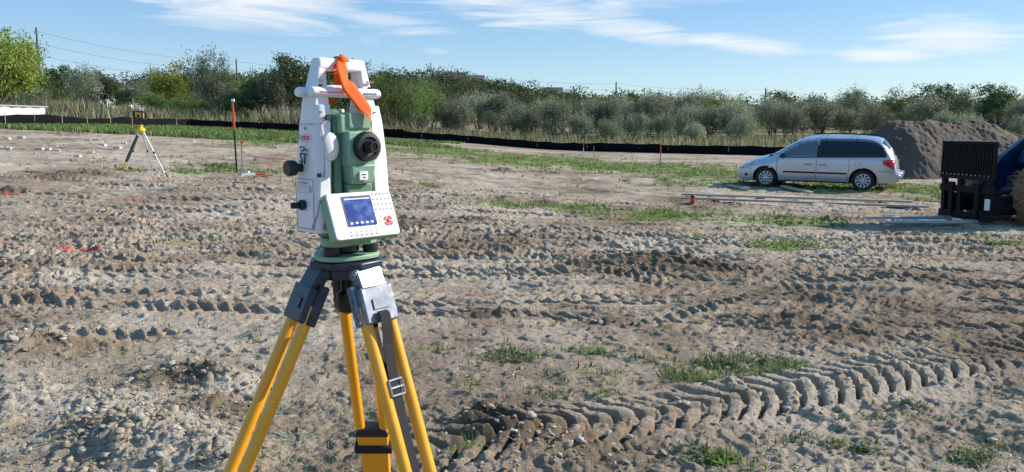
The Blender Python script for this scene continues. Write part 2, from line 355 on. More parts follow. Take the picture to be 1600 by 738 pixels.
# green patches: centre px,py , half width px, half height px, weight
GP = [(270, 207, 210, 12, 1.2), (110, 200, 60, 5, .8), (430, 222, 60, 9, .9), (700, 236, 110, 9, 1.1), (830, 250, 160, 11, 1.15), (980, 262, 160, 10, 1.15), (1130, 272, 140, 11, 1.1), (1330, 293, 190, 8, 1.1), (1450, 300, 100, 14, 1.0), (1100, 287, 150, 6, .7),
      (340, 268, 110, 8, .8), (200, 268, 60, 5, .6), (700, 320, 60, 5, .6), (790, 322, 90, 7, .9), (900, 328, 90, 7, .9), (1050, 340, 140, 12, 1.0), (1200, 346, 110, 12, .8), (1290, 352, 60, 8, .7), (1220, 384, 90, 9, .95), (1080, 375, 120, 10, .5), (300, 380, 60, 8, .8), (660, 290, 60, 8, .5), (1480, 318, 60, 10, .7), (1570, 385, 40, 6, .9),
      (800, 556, 60, 10, .8), (930, 550, 50, 9, .9), (920, 590, 80, 25, .55), (1080, 590, 60, 16, .7), (1130, 568, 40, 14, 1.0), (1200, 575, 70, 24, .8), (1010, 560, 50, 8, .5), (960, 615, 50, 20, .45), (1120, 715, 50, 12, .95), (1340, 700, 60, 10, .75), (1250, 690, 50, 10, .5), (1510, 712, 40, 8, .85), (1360, 655, 70, 16, .4), (740, 595, 30, 8, .5), (720, 715, 40, 14, .6), (480, 640, 60, 16, .35), (670, 548, 40, 6, .6), (1560, 690, 40, 10, .5), (1420, 640, 80, 12, .35), (480, 300, 60, 10, .4), (820, 275, 60, 6, .4), (1180, 460, 60, 6, .3), (520, 505, 80, 10, .3), (350, 500, 80, 12, .2), (860, 610, 60, 14, .45), (1580, 620, 60, 10, .35)]
GPW = []
for px, py, a, b, wgt in GP:
    c = ghit(px, py); nr = ghit(px, py + b); fr = ghit(px, py - b if py - b > 196 else py)
    GPW.append((c.x, c.y, a / FPX * c.y, max(.06, (fr.y - nr.y) / 2), wgt))
def green(x, y):
    g = np.zeros_like(x)
    for (cx, cy, a, b, wgt) in GPW:
        d2 = ((x - cx) / a) ** 2 + ((y - cy) / b) ** 2
        g = np.maximum(g, wgt * np.exp(-d2 * .9))
    return g
# ------------------------------------------------------------------ the ground: one fan-shaped sheet to the horizon
def build_ground():
    s = np.concatenate([np.geomspace(.8, 4.2, 24)[:-1], np.geomspace(4.2, 34, 1050)[:-1], np.geomspace(34, 120, 150)[:-1], np.geomspace(120, 6000, 120)])
    u = np.concatenate([-np.geomspace(.84, 20, 26)[::-1][:-1], np.linspace(-.84, .84, 1100), np.geomspace(.84, 20, 26)[1:]])
    S, U = np.meshgrid(s, u, indexing='ij')
    y = (S - 1).ravel(); x = (S * U).ravel(); x = 5000 * np.tanh(x / 5000)
    z = base(x, y); near = np.nonzero((y < 62) & (np.abs(U.ravel()) < 1.0))[0]
    d, tr = detail(x[near], y[near]); z[near] += d
    trk = np.zeros_like(z); trk[near] = tr
    g = np.zeros_like(z); g[near] = green(x[near], y[near]) * np.clip(.75 + .9 * fbm(x[near] * 1.3, y[near] * 1.3, 4, 300, .6), 0, 1.3)
    g = np.where(y > 66, .75 + .5 * fbm(x * .06, y * .06, 3, 310), g)
    dry = np.clip(.5 + .9 * fbm(x * .45, y * .45, 4, 320), 0, 1); dry[near] = np.clip(dry[near] + d * 3, 0, 1)  # soil colour paler on raised ground, darker in hollows
    dry = np.where((y < 12) & (x < -1.0), np.clip(dry + .25, 0, 1), dry)
    for c, r_, hh in MOUNDW: dry[near] -= .95 * np.exp(-(((x[near] - c.x) / (r_ * 1.6)) ** 2 + ((y[near] - c.y) / (r_ * 1.1)) ** 2) * 1.2)  # soil colour darkened on and around the clod heaps
    for c, r_, hh in HEAPW: dry[near] += .7 * np.exp(-(((x[near] - c.x) / r_) ** 2 + ((y[near] - c.y) / (r_ * .8)) ** 2))
    paint = np.zeros_like(z)
    for (p0, p1, w, st) in PAINT:
        a = ghit(*p0); b = ghit(*p1); dx, dy = b.x - a.x, b.y - a.y; L = math.hypot(dx, dy)
        idx = near[(np.abs(x[near] - (a.x + b.x) / 2) < L) & (np.abs(y[near] - (a.y + b.y) / 2) < L * .6 + 1)]
        X, Y = x[idx] - a.x, y[idx] - a.y; ls = (X * dx + Y * dy) / L; lt = np.abs(-X * dy + Y * dx) / L
        st = st * .75; m = (1 - ss(lt + .05 * fbm(X * 5, Y * 5, 2, 330), w * .5, w)) * ss(ls, 0, .1) * (1 - ss(ls, L - .1, L)) * np.clip(.5 + 2.4 * fbm(X * 9, Y * 9, 3, 340), 0, 1) * st
        paint[idx] = np.maximum(paint[idx], m)
    nr, nc = S.shape; verts = np.stack([x, y, z], 1)
    i = np.arange(nr - 1)[:, None] * nc + np.arange(nc - 1)[None, :]
    f = np.stack([i, i + 1, i + nc + 1, i + nc], -1).reshape(-1, 4)
    # coarse part behind the camera
    bx, by = np.meshgrid(np.linspace(-400, 400, 41), np.linspace(-400, -.2, 41)); b0 = len(verts)
    bz = np.zeros(bx.size) - .02; verts = np.concatenate([verts, np.stack([bx.ravel(), by.ravel(), bz], 1)])
    j = np.arange(40)[:, None] * 41 + np.arange(40)[None, :] + b0
    f = np.concatenate([f, np.stack([j, j + 1, j + 42, j + 41], -1).reshape(-1, 4)])
    e = np.zeros(bx.size)
    o = np_mesh('ground', verts, f, 4, ground_material(), True, {'green': np.concatenate([g, e + .2]), 'trk': np.concatenate([trk, e]), 'dry': np.concatenate([dry, e + .5]), 'paint': np.concatenate([paint, e])})
    tag(o, kind='structure')
PAINT = [((-40, 383), (160, 397), .09, .95), ((100, 395), (165, 398), .12, 1), ((-10, 470), (22, 466), .06, .8), ((195, 312), (235, 322), .12, .5), ((0, 303), (30, 307), .16, .9), ((275, 291), (330, 294), .14, .4)]
def ground_material():
    m = bpy.data.materials.new('soil'); m.use_nodes = True; t = m.node_tree; b = t.nodes['Principled BSDF']
    g = N(t, 'ShaderNodeNewGeometry'); pos = g.outputs['Position']
    def noise(sc, det=6.0, ro=.6, dist=0.):
        n = N(t, 'ShaderNodeTexNoise', i_Scale=float(sc), i_Detail=float(det), i_Roughness=float(ro), i_Distortion=float(dist)); t.links.new(pos, n.inputs['Vector']); return n.outputs[0]
    def ramp(v, stops):
        r = N(t, 'ShaderNodeValToRGB'); t.links.new(v, r.inputs[0]); e = r.color_ramp.elements
        e[0].position = stops[0][0]; e[0].color = (*stops[0][1], 1); e[1].position = stops[-1][0]; e[1].color = (*stops[-1][1], 1)
        for p, c in stops[1:-1]:
            q = e.new(p); q.color = (*c, 1)
        return r.outputs[0]
    def mix(fa, a, c, bt='MIX'):
        n = N(t, 'ShaderNodeMix', data_type='RGBA', blend_type=bt)
        if hasattr(fa, 'is_linked'): t.links.new(fa, n.inputs[0])
        else: n.inputs[0].default_value = fa
        for k, v in ((6, a), (7, c)):
            if hasattr(v, 'is_linked'): t.links.new(v, n.inputs[k])
            else: n.inputs[k].default_value = (*v, 1)
        return n.outputs[2]
    def at(nm): return N(t, 'ShaderNodeAttribute', attribute_name=nm).outputs['Fac']
    v = M_(t, 'ADD', M_(t, 'MULTIPLY', noise(1.3, 8, .65, .4), .75), M_(t, 'MULTIPLY', at('dry'), .3))
    soil = ramp(v, [(.14, (.12, .09, .065)), (.36, (.195, .146, .103)), (.5, (.305, .241, .178)), (.62, (.39, .323, .247)), (.78, (.48, .425, .35))])
    fine = noise(28, 7, .7)
    soil = mix(.55, soil, ramp(fine, [(.3, (.42, .36, .30)), (.5, (.55, .52, .49)), (.72, (.82, .8, .77))]), 'OVERLAY')
    grit = noise(150, 3, .6); soil = mix(.35, soil, ramp(grit, [(.3, (.36, .36, .36)), (.7, (.68, .68, .68))]), 'OVERLAY')
    # scattered dry straw coloured litter and dark crumbs
    lit = M_(t, 'GREATER_THAN', noise(70, 4, .8, 1.5), .66); soil = mix(M_(t, 'MULTIPLY', lit, .5), soil, (.5, .44, .33))
    grass = ramp(noise(9, 6, .7), [(.3, (.10, .115, .04)), (.5, (.15, .20, .055)), (.72, (.24, .30, .085))])
    farn = ramp(noise(.22, 5, .6, .5), [(.36, (.10, .115, .045)), (.5, (.20, .175, .09)), (.62, (.32, .25, .15)), (.74, (.15, .16, .06))])
    sp = N(t, 'ShaderNodeSeparateXYZ'); t.links.new(pos, sp.inputs[0])
    far = N(t, 'ShaderNodeMapRange'); t.links.new(sp.outputs[1], far.inputs[0]); far.inputs[1].default_value = 58; far.inputs[2].default_value = 68
    grass = mix(far.outputs[0], grass, farn)
    br = M_(t, 'ADD', M_(t, 'MULTIPLY', noise(14, 6, .75, .6), 1.3), M_(t, 'SUBTRACT', M_(t, 'MULTIPLY', at('green'), 1.05), 1.0))
    mr = N(t, 'ShaderNodeMapRange'); t.links.new(br, mr.inputs[0]); mr.inputs[1].default_value = -.02; mr.inputs[2].default_value = .3
    c = mix(mr.outputs[0], soil, grass)
    c = mix(at('paint'), c, (.60, .06, .04))
    t.links.new(c, b.inputs['Base Color']); b.inputs['Roughness'].default_value = .95; b.inputs['Specular IOR Level'].default_value = .15
    hh = M_(t, 'ADD', M_(t, 'MULTIPLY', noise(22, 8, .72, .4), .035), M_(t, 'MULTIPLY', noise(90, 5, .7), .008))
    bp = N(t, 'ShaderNodeBump', i_Strength=1.0, i_Distance=1.0); t.links.new(hh, bp.inputs['Height']); t.links.new(bp.outputs[0], b.inputs['Normal'])
    return m
build_ground()
# ------------------------------------------------------------------ clods, straw, grass: ground cover nobody could count
def ico():
    import bmesh
    bm = bmesh.new(); bmesh.ops.create_icosphere(bm, subdivisions=2, radius=1); v = np.array([p.co[:] for p in bm.verts]); f = np.array([[w.index for w in q.verts] for q in bm.faces]); bm.free(); return v, f
ICV, ICF = ico()
def frustum_points(n, y0, y1, rng, power=2.0, wide=.74):
    uu = rng.random(n); y = (y0 ** (1 - power) + uu * (y1 ** (1 - power) - y0 ** (1 - power))) ** (1 / (1 - power)) if power != 1 else y0 * (y1 / y0) ** uu
    x = (rng.random(n) * 2 - 1) * wide * (y + .4); return x, y
def clods():
    rng = np.random.default_rng(3); X, Y = frustum_points(90000, 3.1, 24, rng, 1.9)
    den = ss(fbm(X * .9, Y * .9, 4, 400, .6), -.1, .5) * .55 + .05
    left = ss(-X + .1 * Y, .4, 2.0) * (1 - ss(Y, 6, 9)); den = den * .28
    for c, r_, hh in HEAPW: den += .75 * np.exp(-(((X - c.x) / r_) ** 2 + ((Y - c.y) / (r_ * .8)) ** 2) * 1.1)
    for c, r_, hh in MOUNDW: den += .5 * np.exp(-(((X - c.x) / (r_ * 1.7)) ** 2 + ((Y - c.y) / r_) ** 2))
    a, b = Vector((-.50, 3.72)), Vector((4.9, 6.08)); d = (b - a).normalized(); t = np.abs(-(X - a.x) * d.y + (Y - a.y) * d.x)
    den += .25 * np.exp(-((t - .3) / .12) ** 2) * (X > -.4)
    k = rng.random(len(X)) < den * .36; X = X[k]; Y = Y[k]; n = len(X)
    mound = np.zeros(n)
    for c, r_, hh in MOUNDW: mound += np.exp(-(((X - c.x) / (r_ * 1.5)) ** 2 + ((Y - c.y) / r_) ** 2)) * hh / .1
    r = .0036 * (rng.random(n) ** -.45).clip(1, 5.0) * (1 + .3 * np.clip(mound, 0, 1.2)) * (1 + .03 * Y)
    Z = GZ(X, Y)
    V = np.repeat(ICV[None], n, 0); V = V * (1 + .75 * (rng.random((n, len(ICV), 1)) - .5)); sc = np.stack([r * rng.uniform(.8, 1.7, n), r * rng.uniform(.7, 1.4, n), r * rng.uniform(.45, .9, n)], 1)
    V = V * sc[:, None]; a = rng.random(n) * 6.28; ca, sa = np.cos(a)[:, None], np.sin(a)[:, None]
    tl = rng.normal(0, .35, n)[:, None]; V[..., 2] = V[..., 2] + V[..., 0] * tl
    x2 = V[..., 0] * ca - V[..., 1] * sa; y2 = V[..., 0] * sa + V[..., 1] * ca; V = np.stack([x2 + X[:, None], y2 + Y[:, None], V[..., 2] + (Z + r * .15)[:, None]], -1)
    tone = rng.uniform(.75, 1.2, n); pale = rng.random(n)
    c = np.array([.31, .25, .19])[None] * tone[:, None]; c = np.where((pale > .72)[:, None], np.array([.40, .355, .295])[None] * tone[:, None], c)
    C = np.ones((n, len(ICV), 4)); C[..., :3] = c[:, None]
    F = ICF[None] + (np.arange(n) * len(ICV))[:, None, None]
    o = np_mesh('soil_clods', V.reshape(-1, 3), F, 3, attr_mat('clod', .95, 0, .004, 60), False, {'tint': C.reshape(-1, 4)}); tag(o, 'loose crumbs and clods of dry soil strewn over the bare ground', 'soil clods', kind='stuff')
    print('clods', n)
clods()
def blades(name, X, Y, H, W, lean, C, mat, rng, lie=False, Zb=None):
    n = len(X); Z = GZ(X, Y) if Zb is None else Zb; a = rng.random(n) * 2 * PI; dx, dy = np.cos(a), np.sin(a)
    px, py = -dy, dx; V = np.zeros((n, 5, 3)); hx = H * lean
    up = H * np.sqrt(np.clip(1 - lean ** 2, .02, 1))
    for k, (sw, fw, fh) in enumerate([(-1, 0, 0), (1, 0, 0), (-.8, .4, .6), (.8, .4, .6), (0, 1, 1)]):
        V[:, k, 0] = X + px * sw * W / 2 + dx * hx * fw; V[:, k, 1] = Y + py * sw * W / 2 + dy * hx * fw; V[:, k, 2] = Z - .004 + up * fh + (.012 if lie else 0)
    b = (np.arange(n) * 5)[:, None]
    F = (b + np.array([[0, 1, 3, 0, 3, 2, 2, 3, 4]])).reshape(-1, 3)
    Ca = np.ones((n, 5, 4)); Ca[..., :3] = C[:, None]
    return np_mesh(name, V.reshape(-1, 3), F, 3, mat, False, {'tint': Ca.reshape(-1, 4)})
GRASSMAT = attr_mat('grass_blades', .6, .35, 0, 0)
def pick(rng, n, cols, var=.25):
    c = np.array(cols)[rng.integers(0, len(cols), n)]; return c * rng.uniform(1 - var, 1 + var, (n, 1))
def ground_cover():
    rng = np.random.default_rng(8)
    X, Y = frustum_points(700000, 3.1, 50, rng, 1.25)
    g = green(X, Y) * np.clip(.6 + 1.5 * fbm(X * 1.9, Y * 1.9, 4, 500, .65), 0, 1.4)
    g = np.clip(g - .22, 0, 1) * ss(Y, 3, 3.4) + .006
    # blades stand in small tufts
    fd = np.abs(-(X + .50) * .4004 + (Y - 3.72) * .9163); g = np.where((fd < .33) & (X > -.5), 0, g); k = rng.random(len(X)) < g * .13 * (1 + 1.6 * ss(Y, 14, 26)) * (.35 + .65 * ss(Y, 6, 14)); X = X[k]; Y = Y[k]; m = 5
    X = np.repeat(X, m) + rng.normal(0, .018, len(X) * m) * (1 + .05 * np.repeat(Y, m)); Y = np.repeat(Y, m) + rng.normal(0, .018, len(Y) * m) * (1 + .05 * np.repeat(Y, m)); n = len(X)
    H = rng.uniform(.02, .065, n) * (1 + .06 * Y).clip(1, 2.2); W = rng.uniform(.003, .006, n) * (1 + .22 * Y).clip(1, 7)
    C = pick(rng, n, [(.15, .21, .055), (.19, .26, .075), (.13, .16, .055), (.30, .30, .14), (.23, .29, .09)])
    o = blades('grass', X, Y, H, W, rng.uniform(.1, .9, n), C, GRASSMAT, rng); tag(o, 'thin patchy green grass coming up through the dry soil', 'grass', kind='stuff'); print('grass', n)
    X, Y = frustum_points(60000, 3.1, 14, rng, 2.0); n = len(X)
    dn = np.clip(.35 + 1.4 * fbm(X * .8, Y * .8, 3, 520), .05, 1); k = rng.random(n) < dn; X = X[k]; Y = Y[k]; n = len(X)
    C = pick(rng, n, [(.50, .43, .30), (.62, .56, .44), (.20, .15, .09), (.34, .31, .20), (.14, .14, .07)], .3)
    o = blades('straw', X, Y, rng.uniform(.015, .09, n), rng.uniform(.0015, .004, n), rng.uniform(.93, .995, n), C, GRASSMAT, rng, True); tag(o, 'dry straw bits and dead stems lying on the soil', 'straw', kind='stuff')
    X, Y = frustum_points(160000, 3.1, 10, rng, 1.6); g = green(X, Y) * np.clip(.5 + 1.8 * fbm(X * 2.4, Y * 2.4, 4, 505, .65), 0, 1.4); fd = np.abs(-(X + .50) * .4004 + (Y - 3.72) * .9163)
    k = rng.random(len(X)) < np.where((fd < .33) & (X > -.5), 0, np.clip(g - .14, 0, 1) * .6 + .008); X = X[k]; Y = Y[k]; m = 4
    X = np.repeat(X, m) + rng.normal(0, .022, len(X) * m); Y = np.repeat(Y, m) + rng.normal(0, .022, len(Y) * m); n = len(X)
    C = pick(rng, n, [(.12, .17, .05), (.17, .24, .07), (.09, .12, .05), (.22, .22, .13), (.30, .29, .20)])
    o = blades('ground_weeds', X, Y, rng.uniform(.015, .055, n), rng.uniform(.006, .016, n), rng.uniform(.55, .97, n), C, GRASSMAT, rng); tag(o, 'low small leaved weeds creeping over the foreground soil', 'weeds', kind='stuff'); print('weeds', n)
    # tall green grass along the left silt fence
    X, Y = np.array([]), np.array([]); parts = []
    for (xa, xb, ya, yb, n, h) in [(-29.5, -12, 44, 63, 20000, .34), (-12, 0, 48, 60, 8000, .24), (-32, -28, 46, 56, 2500, .25)]:
        x = rng.uniform(xa, xb, n); y = rng.uniform(ya, yb, n); kk = y < np.interp(x, [-38, -31.4, -29.2, -27.3, -9.8, 4.8, 15.7], [48, 54, 61, 65, 65, 57, 49]) - .3
        kk &= (fbm(x * .35, y * .35, 3, 540) > -.35 + 1.2 * ss(x, -7, 0)) & ((x > -27) | (y < 58))
        parts.append((x[kk], y[kk], np.full(kk.sum(), h)))
    X = np.concatenate([p[0] for p in parts]); Y = np.concatenate([p[1] for p in parts]); hh = np.concatenate([p[2] for p in parts]); n = len(X)
    C = pick(rng, n, [(.13, .22, .055), (.17, .26, .075), (.12, .17, .05), (.26, .29, .12)], .25)
    o = blades('tall_grass', X, Y, hh * rng.uniform(.5, 1.15, n), rng.uniform(.05, .10, n), rng.uniform(.05, .5, n), C, GRASSMAT, rng); tag(o, 'taller bright green grass growing in front of the black silt fence', 'tall grass', kind='stuff')
    # rank weeds and reeds behind the fence
    x = rng.uniform(-62, 42, 60000); y = rng.uniform(57, 86, 60000); fy = np.interp(x, [-60, -38, -31.4, -29.2, -27.3, -9.8, 4.8, 15.7, 30], [46, 49, 56, 63, 67, 67, 59, 51, 44]) + 1
    k = (y > fy) & ((x < 6) | (rng.random(60000) < .30)); x = x[k]; y = y[k]; n = len(x); hgt = np.where(x < -12, 1.5, .75) * rng.uniform(.5, 1.2, n) * (.7 + .8 * np.clip(fbm(x * .2, y * .2, 3, 560) + .3, 0, 1))
    C = pick(rng, n, [(.22, .21, .12), (.30, .26, .17), (.12, .15, .05), (.16, .19, .07), (.36, .31, .22)], .3)
    o = blades('rank_weeds', x, y, hgt, rng.uniform(.06, .14, n), rng.uniform(.02, .45, n), C, GRASSMAT, rng, Zb=base(x, y)); tag(o, 'rank brownish weeds and seed heads growing behind the silt fence', 'weeds', kind='stuff')
ground_cover()
# ------------------------------------------------------------------ materials used by objects
WOODPOLE = pmat('weathered_pole', (.16, .125, .10), .9, var=.25, scale=2)
BARK = pmat('bark', (.11, .09, .07), .95, var=.3, scale=8, bump=.02)
L_OLIVE = leaf_mat('silver_leaves', (.165, .19, .105), (.34, .36, .235), .3)
L_DARK = leaf_mat('dark_leaves', (.045, .075, .022), (.10, .145, .05), .3)
L_GREEN = leaf_mat('green_leaves', (.085, .13, .03), (.17, .23, .055), .35)
L_YEL = leaf_mat('yellow_green_leaves', (.14, .19, .03), (.27, .30, .06), .4)
L_GREY = leaf_mat('grey_green_leaves', (.11, .14, .075), (.25, .28, .17), .3)
L_ORG = leaf_mat('autumn_leaves', (.24, .13, .04), (.36, .22, .06), .35)
BLK_FAB = pmat('black_geotextile', (.004, .004, .005), .9, var=.4, scale=3, bump=.01, spec=.15)
WOOD = pmat('sawn_timber', (.42, .35, .26), .8, var=.18, scale=6, bump=.003)
ORANGE = pmat('orange_marking', (.90, .13, .03), .6, var=.1, scale=20)
WHITEP = pmat('white_paint', (.78, .78, .77), .5, var=.05, scale=12)
# ------------------------------------------------------------------ foliage
def leaf_mesh(name, pts, ldir, L, W, tone, mat, rng, parent=None):
    n = len(pts); d = ldir / np.linalg.norm(ldir, axis=1, keepdims=True)
    r = rng.normal(size=(n, 3)); s = np.cross(d, r); s /= np.linalg.norm(s, axis=1, keepdims=True) + 1e-9
    L = np.broadcast_to(L, n)[:, None]; W = np.broadcast_to(W, n)[:, None]
    V = np.stack([pts - d * L * .5, pts + s * W * .5, pts + d * L * .5, pts - s * W * .5], 1)
    F = (np.arange(n) * 4)[:, None] + np.arange(4)[None]
    return np_mesh(name, V.reshape(-1, 3), F, 4, mat, False, {'tone': np.repeat(tone, 4)}, parent)
def crown_points(rng, Rx, Rz, cz, nclump, nleaf, clump_r, flat=.8, up=0.0, lobes=5):
    # clumps spread through an uneven volume; several lobes give the outline
    lb = rng.normal(size=(lobes, 3)); lb /= np.linalg.norm(lb, axis=1, keepdims=True); lb[:, 2] = np.abs(lb[:, 2]) * 1.1 - .35
    lc = lb * rng.uniform(.35, .62, (lobes, 1)); lr = rng.uniform(.38, .62, lobes)
    which = rng.integers(0, lobes, nclump); q = rng.normal(size=(nclump, 3)); q /= np.linalg.norm(q, axis=1, keepdims=True)
    c = lc[which] + q * (lr[which] * rng.random(nclump) ** .38)[:, None]
    c = c * np.array([Rx, Rx, Rz]); c[:, 2] += cz
    pts = np.repeat(c, nleaf, 0); o = np.clip(rng.normal(size=pts.shape), -1.7, 1.7) * clump_r * rng.uniform(.5, 1.2, (nclump, 1)).repeat(nleaf, 0); o[:, 2] *= flat
    if up:
        o[:, 2] = o[:, 2] + np.abs(rng.normal(size=len(pts))).clip(0, 2) * up; 
    pts = pts + o; tone = np.clip(np.repeat(rng.random(nclump), nleaf) * .7 + rng.random(len(pts)) * .4, 0, 1)
    ldir = rng.normal(size=pts.shape); ldir[:, 2] += (1.2 if up else .2)
    return pts, ldir, tone, c
def trunk_build(name, rng, h, r, c, nb, parent, multi=1, z0=.0):
    m = MB()
    for k in range(multi):
        a = rng.random() * 6.28; off = .12 * multi if multi > 1 else 0
        p0 = np.array([math.cos(a) * off * .4, math.sin(a) * off * .4, z0 - .3]); p1 = np.array([math.cos(a) * off * h * .6, math.sin(a) * off * h * .6, h * .45]); p2 = np.array([math.cos(a) * off * h + rng.normal() * .1 * h, math.sin(a) * off * h, h])
        m.tube([p0, (p0 + p1) / 2 + rng.normal(size=3) * .03 * h, p1, p2], [r, r * .85, r * .65, r * .2], 6)
        for j in range(nb // multi):
            t = c[rng.integers(0, len(c))]; s = p0 + (p1 - p0) * rng.uniform(.45, 1.05); mid = (s + t) / 2 + rng.normal(size=3) * .05 * h
            m.tube([s, mid, t], [r * .35, r * .22, r * .06], 5)
    return m.build(name, BARK, parent, smooth=True, ang=80)
PROTO = {}
def tree_proto(key, name, seed, Rx, Rz, cz, nclump, nleaf, cr, L, W, mat, trunk_r, th, nb=8, multi=1, up=0, flat=.8, lobes=5):
    rng = np.random.default_rng(seed); root = empty(name)
    pts, ld, tone, c = crown_points(rng, Rx, Rz, cz, nclump, nleaf, cr, flat, up, lobes)
    trunk_build('trunk', rng, th, trunk_r, c, nb, root, multi)
    leaf_mesh('crown', pts, ld, L * rng.uniform(.7, 1.3, len(pts)), W, tone, mat, rng, root)
    PROTO[key] = [root, False]
def place_tree(key, px, y, sc, rz, label, cat='tree', group=None, x=None):
    rt, used = PROTO[key]; o = copy_tree(rt) if used else rt; PROTO[key][1] = True
    x = (px - 800) / FPX * y if x is None else x
    o.location = (x, y, float(base(x, y))); o.rotation_euler = (0, 0, rz); o.scale = (sc, sc, sc) if not hasattr(sc, '__len__') else sc
    for q in ('group',):
        if q in o: del o[q]
    tag(o, label, cat, group); return o
for i in range(5): tree_proto(f'olive{i}', 'olive_bush', 20 + i, 2.7, 2.3, 1.95, 170, 36, .22, .24, .07, [L_OLIVE, L_GREY, L_OLIVE, L_OLIVE, L_GREY][i], .08, 2.0, 12, 3, up=.50, lobes=10)
for i in range(2): tree_proto(f'dark{i}', 'leafy_tree', 40 + i, 3.0, 3.4, 3.9, 120, 34, .34, .24, .14, L_DARK, .16, 4.5, 10, 1, lobes=7)
for i in range(2): tree_proto(f'green{i}', 'leafy_tree', 50 + i, 2.6, 3.0, 3.3, 110, 34, .32, .22, .12, [L_GREEN, L_YEL][i], .13, 4, 10, 1, up=.1, lobes=7)
for i in range(2): tree_proto(f'willow{i}', 'willow_bush', 60 + i, 2.4, 2.9, 2.9, 110, 36, .24, .26, .06, [L_GREEN, L_GREY][i], .09, 3, 14, 4, up=.45, lobes=7)
# bushes of the thicket
_ON = 'first second third fourth fifth sixth seventh eighth ninth tenth eleventh twelfth thirteenth fourteenth fifteenth sixteenth seventeenth eighteenth nineteenth twentieth'.split()
def ORD(t, i):
    if i < 20: w = _ON[i]
    else: w = {2: 'twenty', 3: 'thirty', 4: 'forty'}[(i + 1) // 10] + '-' + _ON[(i + 1) % 10 - 1] if (i + 1) % 10 else {2: 'twentieth', 3: 'thirtieth', 4: 'fortieth'}[(i + 1) // 10]
    return t % w
ROWN = ['front', 'second', 'third', 'fourth', 'fifth', 'rear']
rt = random.Random(21)
G_OL = 'silvery bushes of the thicket beyond the silt fence'; LB_OL = 'silvery grey green bush in the dense thicket beyond the black silt fence'
k = 0
ROWS = [(76, 640, 1900, .72), (84, 640, 1900, .9), (93, 630, 1900, .95), (104, 620, 1900, 1.08), (116, 620, 1900, 1.08), (130, 600, 1900, 1.1)]
for (y0, pa, pb, sc) in ROWS:
    step = 3.5 * sc * FPX / y0 * (1.0 if y0 > 90 else 1.6); px = pa; cnt = 0
    while px < pb:
        if y0 < 90 and rt.random() < (.38 if y0 < 80 else .15): px += step; continue
        yy = y0 + rt.uniform(-3.5, 3.5); q = rt.choice([0, 1, 2, 3, 4]); s = sc * (rt.uniform(.6, 1.0) if rt.random() < .6 else rt.uniform(.95, 1.22)); sp_ = rt.random()
        place_tree(f'olive{q}' if sp_ > .22 else ('willow0' if sp_ < .08 else ('willow1' if sp_ < .17 else 'dark1')), px + rt.uniform(-14, 14), yy, (s * rt.uniform(.95, 1.2), s, s * rt.uniform(.85, 1.15)), rt.uniform(0, 6.28), ORD('%s bush from the left in the ' + ROWN[ROWS.index((y0, pa, pb, sc))] + ' row of the silvery thicket', cnt), 'bush', G_OL); px += step; k += 1; cnt += 1
print('bushes', k)
for (key, px, y, sc, lab, g) in [
    ('green1', 275, 96, 1.22, 'bright yellow green round tree behind the yellow laser level', None),
    ('willow1', 325, 84, (1.3, 1.3, 1.42), 'tall grey green feathery tree right of the bright yellow green tree', None),
    ('willow1', 350, 80, 1.05, 'grey green bush in front of the feathery tree by the orange topped rod', None),
    ('dark0', 458, 78, (1.0, 1.0, 1.12), 'tall dark pointed tree just left of the white handle of the surveying instrument', None),
    ('dark1', 412, 80, (.9, .9, .85), 'low dark round tree left of the tall pointed one', None),
    ('willow1', 437, 76, (.9, .9, 1.1), 'grey leaved bush at the foot of the tall dark pointed tree', None),
    ('dark0', 500, 82, 1.05, 'dark tree filling the gap behind the left upright of the instrument', None),
    ('dark1', 545, 86, 1.2, 'dark tree seen through the open handle of the instrument', None),
    ('green0', 590, 80, 1.0, 'green tree just right of the orange ribbon behind the instrument', None),
    ('willow0', 612, 72, 1.05, 'fresh green willow bush close behind the right end of the instrument', None),
    ('willow0', 645, 74, .95, 'fresh green willow bush at the left end of the silvery thicket', None),
    ('willow0', 672, 79, .95, 'green willow bush one step right of the fresh green pair', None),
    ('willow1', 700, 76, .62, 'small grey willow bush at the fence right of the instrument', None),
    ('green1', 655, 104, 1.0, 'light green tree rising behind the willow bushes', None),
    ('dark0', 105, 100, (1.0, 1.0, .95), 'dark tree just right of the tall wooden pole at the left', None),
    ('willow1', 135, 94, 1.1, 'grey leaved bush left of the small dark conical tree', None),
    ('dark1', 88, 86, (.85, .85, .7), 'low dark bush at the right edge of the large tree at far left', None),
    ('dark1', 172, 98, (.55, .55, .78), 'small dark conical tree between the two pale sheds', None),
    ('dark0', 206, 92, (.75, .75, .52), 'low dark rounded bush left of the grey spreading bush', None),
    ('willow1', 228, 98, (1.1, 1.1, .85), 'grey spreading bush left of the bright yellow green tree', None),
    ('green0', 372, 92, .85, 'olive green tree behind the orange topped rod', None),
    ('willow1', 60, 74, (.8, .8, .55), 'low grey bush above the white barrier at the left', None),
    ('green0', 250, 86, (1.1, 1.1, .55), 'low green bush under the bright yellow green tree', None),
    ('willow0', 300, 78, (1, 1, .55), 'low green bush behind the fence between laser level and rod', None),
    ('dark0', 385, 76, (.9, .9, .55), 'low dark bush behind the fence right of the orange topped rod', None),
    ('green1', 930, 118, .95, 'light green bush standing out above the silvery thicket', None),
    ('green1', 1140, 100, .75, 'yellow green bush in the thicket left of the parked minivan', None),
    ('dark0', 987, 150, 1.15, 'tall dark tree standing above the thicket near the middle of the skyline', None),
    ('green0', 1265, 140, 1.0, 'green tree among the silvery bushes above the front of the minivan', None),
    ('dark0', 1325, 150, 1.2, 'tall uneven tree on the skyline above the minivan roof', None)]:
    place_tree(key, px, y, sc, rt.uniform(0, 6.28), lab, 'tree' if 'bush' not in lab.split(' ')[:4] else 'bush', g)
